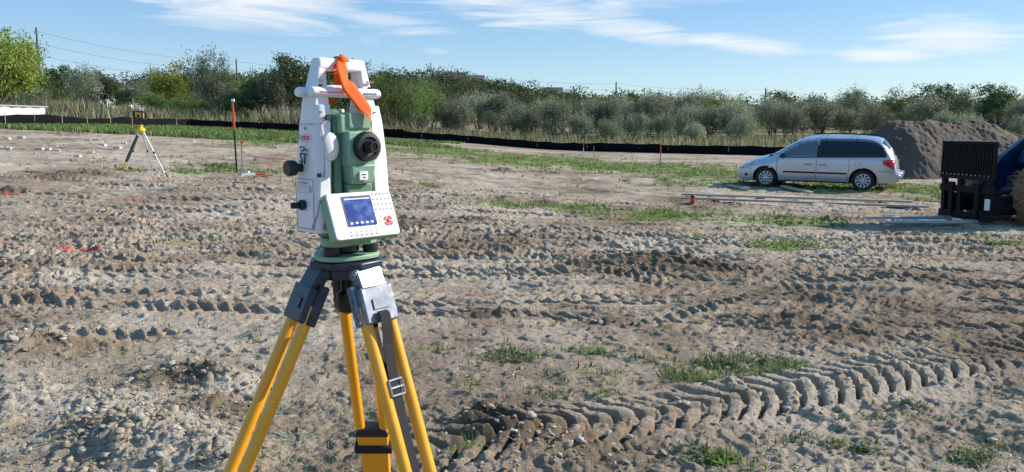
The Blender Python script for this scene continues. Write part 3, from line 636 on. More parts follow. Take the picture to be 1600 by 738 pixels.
for j, (px, y, sc) in enumerate(sorted([(1420, 170, 1.08), (1450, 176, 0.96), (1478, 168, 1.12), (1500, 180, 1.00), (1530, 165, 1.04), (1560, 172, 1.16), (1590, 168, 1.04), (1390, 178, 0.88), (1625, 170, 1.04), (1232, 182, 0.96), (1255, 176, 0.88), (1205, 185, 0.96), (1290, 178, 0.88), (1350, 180, 0.84), (1180, 186, 0.88), (1150, 182, 0.80), (1660, 165, 1.04), (1700, 170, 1.04)])):
    place_tree('dark%d' % (j % 2), px, y, sc, rt.uniform(0, 6.28), ORD('%s dark green tree from the left in the line above minivan and dirt pile', j), 'tree', 'dark trees behind the thicket')
for j, (px, y, s) in enumerate(sorted([(x_, y_, s_) for x_, y_, s_ in [(15, 120, 1.0), (50, 116, .9), (110, 125, 1.0), (150, 118, .8), (190, 122, .75), (235, 118, .8), (300, 120, 1.0), (345, 112, 1.0), (390, 110, 1.0), (425, 104, 1.05), (-40, 110, 1.1), (-90, 105, 1.1), (480, 110, 1.1), (520, 112, 1.1), (565, 108, 1.15), (600, 104, 1.1)]])):
    place_tree(['dark0', 'green0', 'dark1'][j % 3], px, y, s, rt.uniform(0, 6.28), ORD('%s tree from the left in the green belt behind the left part of the fence', j), 'tree', 'belt of trees at the left')
tree_proto('ash', 'ash_tree', 81, 4.3, 3.9, 4.3, 340, 44, .40, .24, .13, L_YEL, .26, 6, 16, 1, up=.12, lobes=8)
place_tree('ash', 8, 66, (1.0, 1.0, 1.02), .6, 'large yellow green tree with seed clusters at the far left', 'tree')
tree_proto('maple', 'maple_tree', 82, 4.2, 3.4, 4.6, 90, 30, .7, .5, .35, L_ORG, .2, 5, 8)
place_tree('maple', 1126, 190, .95, 1, 'orange autumn tree glowing in the distant tree line', 'tree')
def far_forest():
    rng = np.random.default_rng(77); n = 2700
    y = rng.uniform(185, 430, n); px = rng.uniform(-250, 1850, n); x = (px - 800) / FPX * y
    keep = (rng.random(n) < np.where(y < 330, .75, .9)) & ~((px > 175) & (px < 245) & (y > 205) & (y < 300))
    x, y = x[keep], y[keep]; n = len(x); z = base(x, y); Rr = rng.uniform(2.4, 4.6, n); hh = Rr * rng.uniform(.75, 1.15, n)
    m = 210; q = rng.normal(size=(n, m, 3)); q /= np.linalg.norm(q, axis=2, keepdims=True); q *= rng.random((n, m, 1)) ** .36
    lump = 1 + .22 * np.sin(q[..., :1] * 5 + rng.random((n, 1, 1)) * 6) * np.cos(q[..., 1:2] * 6 + rng.random((n, 1, 1)) * 6); q = q * lump
    pts = q * np.stack([Rr, Rr, hh], 1)[:, None]; pts[..., 0] += x[:, None]; pts[..., 1] += y[:, None]; pts[..., 2] += (z + hh * 1.02)[:, None]
    pts = pts.reshape(-1, 3); d = rng.normal(size=pts.shape); d /= np.linalg.norm(d, axis=1, keepdims=True); s = np.cross(d, rng.normal(size=pts.shape)); s /= np.linalg.norm(s, axis=1, keepdims=True)
    L = rng.uniform(.4, .8, len(pts))[:, None]; V = np.stack([pts - d * L * .6, pts + s * L * .4, pts + d * L * .6, pts - s * L * .4], 1)
    C = np.ones((n, m * 4, 4)); col = pick(rng, n, [(.050, .075, .03), (.065, .09, .035), (.09, .11, .04), (.07, .085, .04), (.055, .08, .035), (.12, .13, .045)], .25); C[..., :3] = col[:, None]
    F = (np.arange(len(pts)) * 4)[:, None] + np.arange(4)[None]
    o = np_mesh('forest', V.reshape(-1, 3), F, 4, attr_mat('far_leaves', .8, .25, 0, 0), False, {'tint': C.reshape(-1, 4)}); tag(o, 'distant wooded ridge of dark green trees along the horizon', 'forest', kind='stuff')
far_forest()
# ------------------------------------------------------------------ houses and sheds far behind
def house(px, y, w, d, h, rh, wallc, roofc, label, rz=0, z=None, cat='house', nwin=3):
    x = (px - 800) / FPX * y; r = empty('house' if cat == 'house' else 'shed', (x, y, float(base(x, y)) if z is None else z), rz)
    wm = pmat('house_wall', wallc, .8, var=.08, scale=.6); rm = pmat('house_roof', roofc, .85, var=.12, scale=1)
    m = MB(); m.box((-w / 2, -d / 2, -2), (w / 2, d / 2, h)); m.build('wall', wm, r)
    m = MB(); e = .5
    m.add([(-w / 2 - e, -d / 2 - e, h - .1), (w / 2 + e, -d / 2 - e, h - .1), (w / 2 + e, d / 2 + e, h - .1), (-w / 2 - e, d / 2 + e, h - .1), (-w / 2 - e, 0, h + rh), (w / 2 + e, 0, h + rh)], [(0, 1, 5, 4), (2, 3, 4, 5), (1, 2, 5), (3, 0, 4), (0, 3, 2, 1)]); m.build('roof', rm, r, smooth=False)
    gm = pmat('window_glass', (.06, .07, .08), .15)
    for i in range(nwin):
        m = MB(); cx = -w / 2 + w * (i + .5) / nwin; m.box((cx - w / nwin * .18, -d / 2 - .06, h * .35), (cx + w / nwin * .18, -d / 2 + .02, h * .72)); m.build('window', gm, r)
    tag(r, label, cat); return r
house(157, 150, 6.0, 7, 3.2, .8, (.50, .50, .50), (.45, .46, .47), 'low pale shed left of the small dark conical tree', 0, cat='shed', z=6.0, nwin=2)
house(191, 165, 8.5, 7, 3.2, .8, (.62, .62, .62), (.42, .43, .45), 'low white shed right of the small dark conical tree', 0, cat='shed', z=6.6, nwin=5)
for i, (px, w) in enumerate([(712, 8), (742, 7), (862, 7)]):
    house(px, 300, w, 7, 4, 2.5, (.32, .24, .19), (.16, .13, .12), ['brown brick house on the ridge nearest the utility pole right of the instrument', 'second brown brick house on the ridge right of that pole', 'brown house farthest right on the ridge among dark trees'][i], z=float(base((px - 800) / FPX * 300, 300)) + .6)
# ------------------------------------------------------------------ power line
POLES = [(-30, 128, 'left of the frame edge'), (76, 150, 'tallest wooden utility pole beside the large tree at far left'), (378, 214, 'wooden utility pole above the orange topped rod'), (696, 250, 'wooden utility pole right of the instrument'), (960, 314, 'thin utility pole near the middle of the skyline'), (1190, 355, 'thin utility pole above the hood of the minivan'), (1402, 470, 'far utility pole above the dirt pile'), (1700, 600, '')]
tops = []
for (px, y, lab), ptop in zip(POLES, (20, 43, 92, 108, 128, 137, 155, 165)):
    x = (px - 800) / FPX * y; zt = P(px, ptop, y).z; zb_ = float(base(x, y)) - 1; tops.append((x, y, zt))
    if not lab or px < 0: continue
    r = empty('utility_pole', (x, y, 0)); MB().tube([(0, 0, zb_), (0, 0, zt)], [.26 if y < 300 else .32, .17 if y < 300 else .26], 10).build('pole', WOODPOLE, r)
    for kk in range(4):
        MB().box((-.1, -.5, zt - 1.2 - kk * 2.2), (.1, .5, zt - 1.05 - kk * 2.2)).cyl((0, -.45, zt - 1.1 - kk * 2.2), (0, -.45, zt - .75 - kk * 2.2), .09, .07, 8).build('insulator_arm', WOODPOLE, r)
    tag(r, lab, 'utility pole')
WIRE = pmat('wire', (.10, .10, .11), .5)
for kk, nm in enumerate(['uppermost thin power wire strung between the wooden poles', 'second power wire from the top between the poles', 'third power wire from the top between the poles', 'lowest power wire strung between the wooden poles']):
    m = MB()
    for a, b in zip(tops[:-1], tops[1:]):
        L = 10; m.tube([(a[0] + (b[0] - a[0]) * t / L, a[1] + (b[1] - a[1]) * t / L - .45, a[2] + (b[2] - a[2]) * t / L - .75 - kk * 2.2 - 4 * 1.3 * (t / L) * (1 - t / L)) for t in range(L + 1)], .022 + .00004 * a[1], 4, False)
    tag(m.build('power_wire', WIRE), nm, 'wire', None)
for (px, y, pt, lab) in [(246, 170, 98, 'slim bare pole in the trees between the two nearest utility poles'), (87, 190, 103, 'short slim pole right beside the tallest utility pole'), (185, 160, 122, 'short lamp like mast above the pale sheds'), (680, 170, 132, 'short slim pole left of the utility pole right of the instrument')]:
    x = (px - 800) / FPX * y; zt = P(px, pt, y).z; tag(MB().tube([(x, y, float(base(x, y)) - .5), (x, y, zt - 1.2), (x, y, zt)], [.14, .10, .05], 8).cyl((x, y, zt - 1.3), (x, y, zt - 1.1), .16, .16, 8).build('mast', WOODPOLE), lab, 'pole')
# ------------------------------------------------------------------ silt fence and white barrier
FP = [(-46, 40), (-40, 45), (-33, 50), (-31.4, 55), (-29.2, 62), (-27.3, 66), (-20, 66.5), (-9.8, 66), (-3, 63), (4.8, 58), (10, 54), (15.7, 50), (20, 45), (24, 38)]
def fence():
    r = empty('silt_fence', (0, 0, 0)); rows = []; acc = 0; pr = random.Random(4)
    pts = []
    for (a, b) in zip(FP[:-1], FP[1:]):
        L = math.hypot(b[0] - a[0], b[1] - a[1]); n = max(2, int(L / .3))
        for i in range(n): pts.append((a[0] + (b[0] - a[0]) * i / n, a[1] + (b[1] - a[1]) * i / n))
    lo, mid, hi, hb = [], [], [], []
    for i, (x, y) in enumerate(pts):
        z = float(GZ(x, y)[0]); left = x < -29; ph = (i * .3) % 2.2 / 2.2
        h = (.72 if left else (.74 if x < -9 else .62)) + .05 * float(fbm(np.array([i * .13]), np.array([0.]), 2, 3)[0]) - .06 * math.sin(ph * PI); wv = .05 * math.sin(i * .9) + .03 * math.sin(i * .37)
        if left: h += .12 * math.sin(i * .22)
        lo.append((x, y - .12, z - .1)); mid.append((x, y + wv, z + h * .45)); hi.append((x, y + wv * .3, z + h))
        if i % 7 == 0:
            MB().box((x - .02, y + .03, z - .3), (x + .02, y + .07, z + h + .10)).build('stake', WOOD, r)
    f = MB().grid([lo, mid, hi]).build('fabric', BLK_FAB, r, thick=.012, ang=80); r.matrix_world
    tag(r, 'long black silt fence with wooden stakes across the back of the lot', 'silt fence')
fence()
r = empty('barrier', (-33.6, 56.5, 0), math.atan2(-10, -3.3)); WS =  pmat('white_sheet', (.80, .80, .78), .55, var=.05, scale=2, bump=.01); _t = WS.node_tree; _tr = N(_t, 'ShaderNodeBsdfTranslucent', i_Color=(.85, .85, .83, 1)); _ms = N(_t, 'ShaderNodeMixShader', i_0=.2); _t.links.new(_t.nodes['Principled BSDF'].outputs[0], _ms.inputs[1]); _t.links.new(_tr.outputs[0], _ms.inputs[2]); _t.links.new(_ms.outputs[0], _t.nodes['Material Output'].inputs[0]); GT = pmat('grey_rail', (.36, .37, .38), .5, var=.1)
xs = [0, 2.0, 4.1, 6.2, 8.3, 10.4]
for a, b in zip(xs[:-1], xs[1:]):
    n = 6; ya, yb = 56.5 - .02 * a, 56.5 - .02 * b
    lo = [(a + .03 + (b - a - .06) * i / n, .05 * math.sin(i * 1.7 + a), 2.45) for i in range(n + 1)]; hi = [(p[0], p[1] + .04 * math.sin(i * 2.1), 3.32) for i, p in enumerate(lo)]
    md = [(p[0], p[1] - .10 * math.sin(i * 1.3 + 1), 2.85) for i, p in enumerate(lo)]
    MB().grid([lo, md, hi]).build('panel', WS, r, ang=60); MB().box((b - .05, -.25, 1.6), (b + .05, -.12, 3.42)).build('post', GT, r)
MB().box((-.1, -.28, 3.33), (10.5, .12, 3.42)).build('top_rail', GT, r, .02)
tag(r, 'white sheeted barrier with a grey top rail behind the fence at far left', 'barrier')
# ------------------------------------------------------------------ total station (local frame: front = -Y, metres)
PW = pmat('instrument_white', (.74, .74, .75), .42, var=.035, scale=35, wear=((.50, .48, .44), .645))
PG = pmat('instrument_green', (.22, .37, .25), .5, var=.06, scale=30, wear=((.36, .38, .30), .64))
PGD = pmat('instrument_dark_green', (.11, .20, .135), .55, var=.06, scale=30)
PB = pmat('instrument_black', (.015, .015, .016), .45, var=.2, scale=40)
PRED = pmat('red_print', (.62, .02, .04), .5); PGREY = pmat('grey_print', (.22, .22, .24), .5)
GLASS = pmat('lens_glass', (.01, .01, .02), .05, coat=1)
def scr_mat():
    m = bpy.data.materials.new('display'); m.use_nodes = True; t = m.node_tree; b = t.nodes['Principled BSDF']
    tcn = N(t, 'ShaderNodeTexCoord'); n = N(t, 'ShaderNodeTexNoise', i_Scale=70., i_Detail=5.0); t.links.new(tcn.outputs['Object'], n.inputs[0])
    r = N(t, 'ShaderNodeValToRGB'); t.links.new(n.outputs[0], r.inputs[0]); e = r.color_ramp.elements; e[0].position = .42; e[0].color = (.015, .03, .16, 1); e[1].position = .72; e[1].color = (.10, .16, .36, 1)
    t.links.new(r.outputs[0], b.inputs['Base Color']); b.inputs['Roughness'].default_value = .16; b.inputs['Coat Weight'].default_value = .6
    b.inputs['Emission Color'].default_value = (.05, .09, .42, 1); b.inputs['Emission Strength'].default_value = .15
    return m
O = P(538, 402, 1.33)
ST_Z = O.z
ts = empty('total_station', O, R(45)); tag(ts, 'white and green surveying total station with blue screen on the yellow tripod', 'total station')
def XM(loc, rot=(0, 0, 0)): return Matrix.Translation(loc) @ Euler(rot).to_matrix().to_4x4()
# tribrach
tb = MB(); tri = lambda rad, rnd, n=36: [((rad + rnd * math.cos(3 * a)) * math.cos(a + PI / 2), (rad + rnd * math.cos(3 * a)) * math.sin(a + PI / 2)) for a in [2 * PI * i / n for i in range(n)]]
tb.prism(tri(.056, .0045), .000, .008); tb.build('base_plate', PG, ts, .002)
tb = MB(); tb.prism(tri(.046, .010), .022, .036); tribr = tb.build('tribrach', PG, ts, .003)
for a in (PI / 2, PI / 2 + 2.094, PI / 2 + 4.189):
    MB().lathe([(.006, .006), (.012, .008), (.0135, .013), (.0135, .021), (.008, .0225)], 20, XM((.045 * math.cos(a), .045 * math.sin(a), 0))).build('foot_screw', PB, ts)
MB().lathe([(.020, .008), (.026, .012), (.026, .022)], 24).build('clamp', PB, ts)
MB().lathe([(.042, .036), (.044, .038), (.044, .049), (.04, .052)], 40).build('collar', PGD, ts, ang=30)
# alidade base
m = MB(); m.prism([(-.062, -.036), (.058, -.036), (.062, -.030), (.062, .030), (.056, .037), (-.060, .037), (-.066, .03), (-.066, -.03)], .050, .086); m.build('yoke_base', PG, ts, .004)
m = MB(); m.box((-.046, -.030, .084), (.042, .032, .104)); m.build('yoke_floor', PGD, ts, .004)
# left and right uprights
def upright(s, xo0, xi0, xo1, xi1, name='upright'):
    m = MB()
    secs = [(.046, xo0 * .985, xi0, -.034, .037), (.075, xo0, xi0, -.037, .039), (.160, xo0 + (xo1 - xo0) * .42, xi0 + (xi1 - xi0) * .4, -.036, .036), (.215, xo0 + (xo1 - xo0) * .72, xi0 + (xi1 - xi0) * .7, -.032, .031), (.255, xo1, xi1, -.027, .026)]
    rows = []
    for z, xo, xi, y0, y1 in secs:
        c = .009 * s
        rows.append([(xi, y0, z), (xo - c, y0, z), (xo - c * .3, y0 + .004, z), (xo, y0 + .012, z), (xo, y1 - .012, z), (xo - c * .3, y1 - .004, z), (xo - c, y1, z), (xi, y1, z), (xi, y0, z)])
    m.grid(rows); n = 9; tot_ = len(rows); m.f.append(tuple(range(8))); m.f.append(tuple((tot_ - 1) * n + i for i in range(8)))
    return m.build(name, PW, ts, .0015, ang=50)
lu = upright(-1, -.072, -.047, -.062, -.036)
ru = upright(1, .078, .044, .066, .036)
# seams on the side panel
for z in (.2135,):
    MB().box((-.0672, -.033, z), (-.0655, .033, z + .0006)).build('seam', PGREY, lu)
m = MB()
for a, b in (((-.0722, -.026, .052), (-.0722, -.026, .128)), ((-.0722, .028, .052), (-.0722, .028, .128)), ((-.0722, -.026, .128), (-.0715, .028, .128)), ((-.0722, -.026, .052), (-.0722, .028, .052))): m.cyl(a, b, .0005, n=6)
m.build('battery_door_seam', PGREY, lu)
MB().box((-.0740, -.017, .1175), (-.0710, .023, .1275)).build('label_plate', pmat('pale_label', (.62, .62, .6), .5), lu, .0006)
SIDE = lambda x, y, z, t=0: Matrix.Translation((x, y, z)) @ Matrix(((0, 0, -1, 0), (-1, 0, 0, 0), (0, 1, 0, 0), (0, 0, 0, 1))) @ Matrix.Rotation(t, 4, 'Z')
text_mesh('Leica', .0165, PRED, SIDE(-.0712, .000, .190), lu, shear=.3, depth=.0004)
MB().box((-.0716, -.010, .1815), (-.0704, .012, .1823)).build('underline', PRED, lu)
text_mesh('ST', .021, PB, SIDE(-.0727, .000, .1555, R(-6)), lu, depth=.0008)
m = MB(); m.tube([(-.0722, .010, .170), (-.0722, .004, .1725), (-.0722, -.004, .170), (-.0722, .001, .1665), (-.0722, .009, .1665)], .0011, 6); m.tube([(-.0722, -.004, .169), (-.0722, -.013, .1672)], .0009, 6); m.build('marker_scribble', PB, lu)
MB().cyl((-.068, .001, .206), (-.0665, .001, .206), .0022, n=12).build('screw', PGREY, lu)
text_mesh('a Leica Geosystems', .0038, PGREY, SIDE(-.0742, .003, .1225), lu, depth=.0002)
# knobs on the left side
def knob(name, a, b, r, mat=PB, par=ts):
    a, b = Vector(a), Vector(b); L = (b - a).length
    return MB().lathe([(r * .55, 0), (r * .55, L * .35), (r * .92, L * .42), (r, L * .5), (r, L * .9), (r * .9, L)], 28, Matrix.Translation(a) @ (b - a).to_track_quat('Z', 'Y').to_matrix().to_4x4()).build(name, mat, par, ang=30)
knob('drive_knob', (-.069, .014, .143), (-.096, .014, .143), .0130)
m = MB(); m.lathe([(.008, 0), (.009, .006), (.007, .010)], 20, XM((-.0715, .004, .096), (0, -PI / 2, 0))); m.box((-.096, .0015, .091), (-.078, .0065, .101)); m.build('battery_knob', PB, ts, .0008)
knob('sight_knob', (-.046, -.029, .226), (-.046, -.039, .226), .0055)
for x, z in ((-.055, .236), (-.040, .219), (.050, .238)): MB().cyl((x, -.0315, z), (x, -.0275, z), .0021, n=12).build('screw', PGREY, ts)
# tilting axis covers
for x, s in ((-.046, -1), (.046, 1)):
    MB().lathe([(.0, 0), (.016, -.001), (.0225, -.004), (.0245, -.010), (.0245, -.03)][::-1], 36, XM((x - s * .002, -.044, .174), (PI / 2, 0, 0)) @ Matrix.Diagonal((.62, 1, 1, 1))).build('axis_cover', PW, ts, ang=40)
MB().box((-.059, -.0385, .1895), (-.055, -.0360, .1935)).build('button', PGREY, ts)
# cable down the left upright
MB().tube([(-.058, -.032, .215), (-.060, -.036, .205), (-.059, -.046, .170), (-.060, -.042, .135), (-.066, -.041, .105), (-.072, -.036, .075), (-.0735, -.020, .053)], .0009, 6).build('cable', PGREY, ts)
# white bracket at the foot of the left upright
m = MB(); m.hexa([(-.071, -.042, .098), (-.048, -.042, .098), (-.048, -.034, .098), (-.071, -.034, .098)], [(-.068, -.043, .132), (-.050, -.043, .132), (-.050, -.035, .132), (-.068, -.035, .132)]); m.build('cover_plate', PW, ts, .002)
MB().box((-.070, -.0395, .132), (-.064, -.0360, .137)).build('sensor', PB, ts)
# handle with the radio bar
hd = MB()
for s in (-1, 1):
    hd.hexa([(s * .063 - .0, -.022, .250), (s * .063 + .0 - s * .030, -.022, .250), (s * .063 - s * .030, .022, .250), (s * .063, .022, .250)] if s < 0 else [(.033, -.022, .250), (.059, -.022, .250), (.059, .022, .250), (.033, .022, .250)],
            [(-.047, -.014, .342), (-.033, -.014, .338), (-.033, .014, .338), (-.047, .014, .342)] if s < 0 else [(.032, -.014, .338), (.046, -.014, .342), (.046, .014, .342), (.032, .014, .338)])
hd.build('handle_side', PW, ts, .004, seg=3)
MB().hexa([(-.0485, -.0155, .331), (.0475, -.0155, .331), (.0475, .0155, .331), (-.0485, .0155, .331)], [(-.0455, -.0125, .3535), (.0445, -.0125, .3535), (.0445, .0125, .3535), (-.0455, .0125, .3535)]).build('grip', PW, ts, .005, seg=3)
m = MB(); m.hexa([(-.040, -.018, .290), (.038, -.018, .290), (.038, .020, .290), (-.040, .020, .290)], [(-.018, -.008, .303), (.016, -.008, .303), (.016, .012, .303), (-.018, .012, .303)]); m.build('radio_hump', PW, ts, .004)
rb = MB().lathe([(.008, 0), (.0105, .002), (.0115, .006), (.0115, .128), (.0105, .132), (.008, .134)], 28, XM((-.066, -.016, .286), (0, PI / 2, 0))).build('radio_bar', PW, ts, ang=30)
MB().lathe([(.009, 0), (.0115, .003), (.0115, .018)], 24, XM((-.073, .012, .286), (0, PI / 2, 0))).build('side_cap', PW, ts, ang=30)
FR = lambda x, y, z: Matrix.Translation((x, y, z)) @ Matrix.Rotation(PI / 2, 4, 'X')
MB().hexa([(-.054, -.0279, .2855), (-.012, -.0279, .2862), (-.012, -.0262, .2862), (-.054, -.0262, .2855)], [(-.054, -.0279, .2885), (-.012, -.0279, .2868), (-.012, -.0262, .2868), (-.054, -.0262, .2885)]).build('red_stripe', PRED, rb)
text_mesh('RadioHandle', .0052, PGREY, FR(.044, -.0281, .287), rb, depth=.0004)
text_mesh('Leica', .006, pmat('faded_red_print', (.62, .30, .32), .5), FR(.047, -.0212, .311), ts, shear=.3, depth=.002)
m = MB()
for (x, z) in ((-.0470, .318),):
    for a, b in (((x - .003, z), (x + .003, z)), ((x + .003, z), (x, z + .0055)), ((x, z + .0055), (x - .003, z))): m.cyl((a[0], -.0195, a[1]), (b[0], -.0195, b[1]), .0004, n=6)
    for a, b in (((x - .003, z - .010), (x + .003, z - .010)), ((x + .003, z - .010), (x + .002, z - .004)), ((x - .002, z - .004), (x - .003, z - .010))): m.cyl((a[0], -.0200, a[1]), (b[0], -.0200, b[1]), .0004, n=6)
m.build('warning_symbol', PGREY, ts)
for x, z in ((-.048, .300), (.048, .299)): MB().cyl((x, -.0215, z), (x, -.0180, z), .0024, n=12).build('screw', PB, ts)
# telescope
m = MB(); m.box((-.043, -.028, .104), (-.034, .030, .232)); m.build('inner_cheek', PGD, ts, .004)
m = MB(); m.box((.034, -.028, .090), (.042, .030, .225)); m.build('inner_cheek', PGD, ts, .004)
prof = [(-.0, .110), (-.004, .225), (-.014, .234)]
m = MB(); m.prism([(-.036, .104), (-.022, .104), (-.022, .160), (-.016, .175), (-.014, .190), (-.019, .208), (-.022, .225), (-.036, .232)], -.0, .066, XM((0, .030, 0), (PI / 2, 0, 0))); m.build('side_housing', PGD, ts, .003)
m = MB(); m.box((-.030, -.046, .196), (.030, .048, .232)); m.build('telescope_top', PG, ts, .004, seg=3)
m = MB(); m.box((-.016, -.050, .205), (.0295, .044, .2345)); m.build('telescope_lid', PG, ts, .003, seg=3)
m = MB(); m.box((-.022, -.056, .145), (.031, .052, .201)); m.build('telescope_body', PG, ts, .004, seg=3)
lb = MB().hexa([(-.014, -.054, .120), (.026, -.054, .120), (.026, .04, .120), (-.014, .04, .120)], [(-.020, -.060, .1475), (.030, -.060, .1475), (.030, .05, .1475), (-.020, .05, .1475)]).build('telescope_lower', PG, ts, .003)
MB().box((-.018, -.044, .100), (.032, .036, .1205)).build('telescope_base', PGD, ts, .003)
MB().box((-.004, -.0608, .126), (.012, -.0565, .138)).build('sticker', WHITEP, lb, .0004)
text_mesh('PinPoint', .0026, PB, FR(.004, -.0610, .134), lb, depth=.0002); text_mesh('R400', .0026, PB, FR(.004, -.0610, .130), lb, depth=.0002)
EY = XM((.011, -.055, .172), (PI / 2, 0, 0))
er = MB().lathe([(.0235, -.004), (.0240, 0), (.0240, .011), (.0225, .014), (.0165, .015), (.0145, .0120), (.0125, .0115)], 48, EY).build('focus_ring', PB, ts, ang=28)
m = MB()
for i in range(44):
    a = 2 * PI * i / 44; m.add([tuple(EY @ Vector((r_ * math.cos(a + d), r_ * math.sin(a + d), z))) for r_ in (.0238, .0246) for d, z in ((-.035, .001), (.035, .001), (.035, .0105), (-.035, .0105))], [(0, 1, 2, 3), (7, 6, 5, 4), (0, 4, 5, 1), (1, 5, 6, 2), (2, 6, 7, 3), (3, 7, 4, 0)])
m.build('ring_ribs', PB, er)
ep = MB().lathe([(.0100, .010), (.0105, .016), (.0088, .018), (.0088, .027), (.0078, .0285), (.0062, .0285), (.0055, .026)], 36, EY).build('eyepiece', PB, ts, ang=28)
MB().lathe([(0, .0262), (.0054, .0262)], 24, EY).build('lens', GLASS, ep)
m = MB().box((-.036, -.018, .231), (-.006, .022, .240)); m.box((-.030, -.012, .2395), (-.012, .012, .244)); sg = m.build('gun_sight', PGD, ts, .002); MB().box((-.010, -.020, .236), (-.004, -.010, .245)).build('sight_window', WHITEP, sg, .001)
MB().box((-.0335, -.0345, .107), (-.0295, -.0295, .117)).build('level_vial', WHITEP, ts, .0005)
# objective on the far side
MB().lathe([(.022, 0), (.023, .002), (.023, .012), (.019, .014)], 36, XM((.004, .050, .176), (-PI / 2, 0, 0))).build('objective', PB, ts, ang=30)
# keyboard: local frame u = along width, v = up the face, w = out of face
tl, bl, wd = Vector((-.064, -.050, .1165)), Vector((-.064, -.081, .0435)), .126
vdir = (tl - bl).normalized(); wdir = Vector((1, 0, 0)).cross(vdir).normalized(); H_ = (tl - bl).length
KM = Matrix(((1, vdir.x, wdir.x, bl.x), (0, vdir.y, wdir.y, bl.y), (0, vdir.z, wdir.z, bl.z), (0, 0, 0, 1)))
def rrect(w0, w1, h0, h1, r, n=5):
    pts = []
    for cx, cy, a0 in ((w1 - r, h0 + r, -PI / 2), (w1 - r, h1 - r, 0), (w0 + r, h1 - r, PI / 2), (w0 + r, h0 + r, PI)):
        for i in range(n + 1): a = a0 + PI / 2 * i / n; pts.append((cx + r * math.cos(a), cy + r * math.sin(a)))
    return pts
kb = MB().prism(rrect(-.001, wd + .001, -.001, H_ + .001, .006), -.020, -.004, KM).build('keyboard_back', PG, ts, .0015)
KW = pmat('keyboard_cream', (.72, .73, .68), .45, var=.02, scale=30)
kf = MB().prism(rrect(0, wd, 0, H_, .006), -.0045, 0, KM).build('keyboard_face', KW, ts, .001)
MB().prism(rrect(.026, .084, .020, .073, .002), -.001, .0006, KM).build('screen_bezel', PB, kf)
MB().prism(rrect(.0285, .083, .0205, .0705, .001), 0, .0009, KM).build('screen', scr_mat(), kf)
KT = lambda u, v: KM @ Matrix.Translation((u, v, .0011))
ICN = pmat('screen_symbols', (.55, .6, .8), .4)
for i in range(6):
    text_mesh('F%d' % (i + 1), .0036, PGREY, KM @ Matrix.Translation((.030 + i * .0098, .0105, .0004)), kf, name='key_print', depth=.0002)
    MB().box((.0298 + i * .0098, .0135, .0002), (.0302 + i * .0098, .0195, .0004), KM).build('key_line', PGREY, kf)
    MB().prism(rrect(.0275 + i * .0098, .0325 + i * .0098, .0035, .0070, .001, 3), 0, .0009, KM).build('key', pmat('key_grey', (.34, .36, .34), .5), kf)
m = MB()
for j in range(5): m.box((.032 + j * .0100, .024, .0009), (.037 + j * .0100, .0275, .0011), KM)
m.box((.031, .0665, .0009), (.081, .0685, .0011), KM); m.build('screen_icons', ICN, kf)
KG = pmat('key_rubber', (.45, .47, .44), .5)
lab = [['F7', 'F8', 'F9', '10', '11'], ['U', '7', '8', '9', 'CE'], ['P', '4', '5', '6', '0'], ['S', '1', '2', '3', 'A']]
for a in range(4):
    for b in range(5):
        u, v = .0895 + b * .0078, .0735 - a * .0090
        MB().prism(rrect(u - .0022, u + .0022, v - .0018, v + .0018, .001, 3), 0, .0008, KM).build('key', KG, kf); text_mesh(lab[a][b], .0032, PGREY, KM @ Matrix.Translation((u, v, .0009)), kf, name='key_print', depth=.0001)
NC = KM @ Matrix.Translation((.1080, .0250, 0))
m = MB()
for q in range(4):
    for i in range(5):
        a0 = q * PI / 2 + .28 + i * (PI / 2 - .5) / 5; a1 = a0 + (PI / 2 - .5) / 5
        m.hexa([(.0050 * math.cos(a0), .0050 * math.sin(a0), 0), (.0092 * math.cos(a0), .0092 * math.sin(a0), 0), (.0092 * math.cos(a1), .0092 * math.sin(a1), 0), (.0050 * math.cos(a1), .0050 * math.sin(a1), 0)],
               [(.0050 * math.cos(a0), .0050 * math.sin(a0), .0012), (.0092 * math.cos(a0), .0092 * math.sin(a0), .0012), (.0092 * math.cos(a1), .0092 * math.sin(a1), .0012), (.0050 * math.cos(a1), .0050 * math.sin(a1), .0012)], NC)
m.build('navigation_ring', PRED, kf)
MB().lathe([(.0036, 0), (.0036, .0012), (.003, .0016)], 20, NC).build('ok_key', PRED, kf)
for u, v in ((.0950, .0340), (.0925, .0250), (.0950, .0150), (.1205, .0350), (.1215, .0250), (.1195, .0150)): MB().prism(rrect(u - .0022, u + .0022, v - .0014, v + .0014, .001, 3), 0, .0008, KM).build('key', KG, kf)
_Z0 = [-1, 0, .13, .172, .235, .286, .342, .40]; _Z1 = [-1, 0, .141, .192, .2475, .280, .326, .384]
def zmap(root):
    skip = {'keyboard_back', 'keyboard_face', 'label_plate', 'battery_knob'}; rigid = {'focus_ring': .020, 'eyepiece': .020, 'drive_knob': .014, 'axis_cover': .018}
    def walk(o, mode):
        for ch in o.children:
            nm = ch.name.split('.')[0]; md = mode
            if mode is None:
                if nm in skip: continue
                if nm in rigid: md = rigid[nm]
            if ch.type == 'MESH':
                for v in ch.data.vertices: v.co.z = v.co.z + md if md is not None else float(np.interp(v.co.z, _Z0, _Z1))
            walk(ch, md)
    walk(root, None)
zmap(ts)
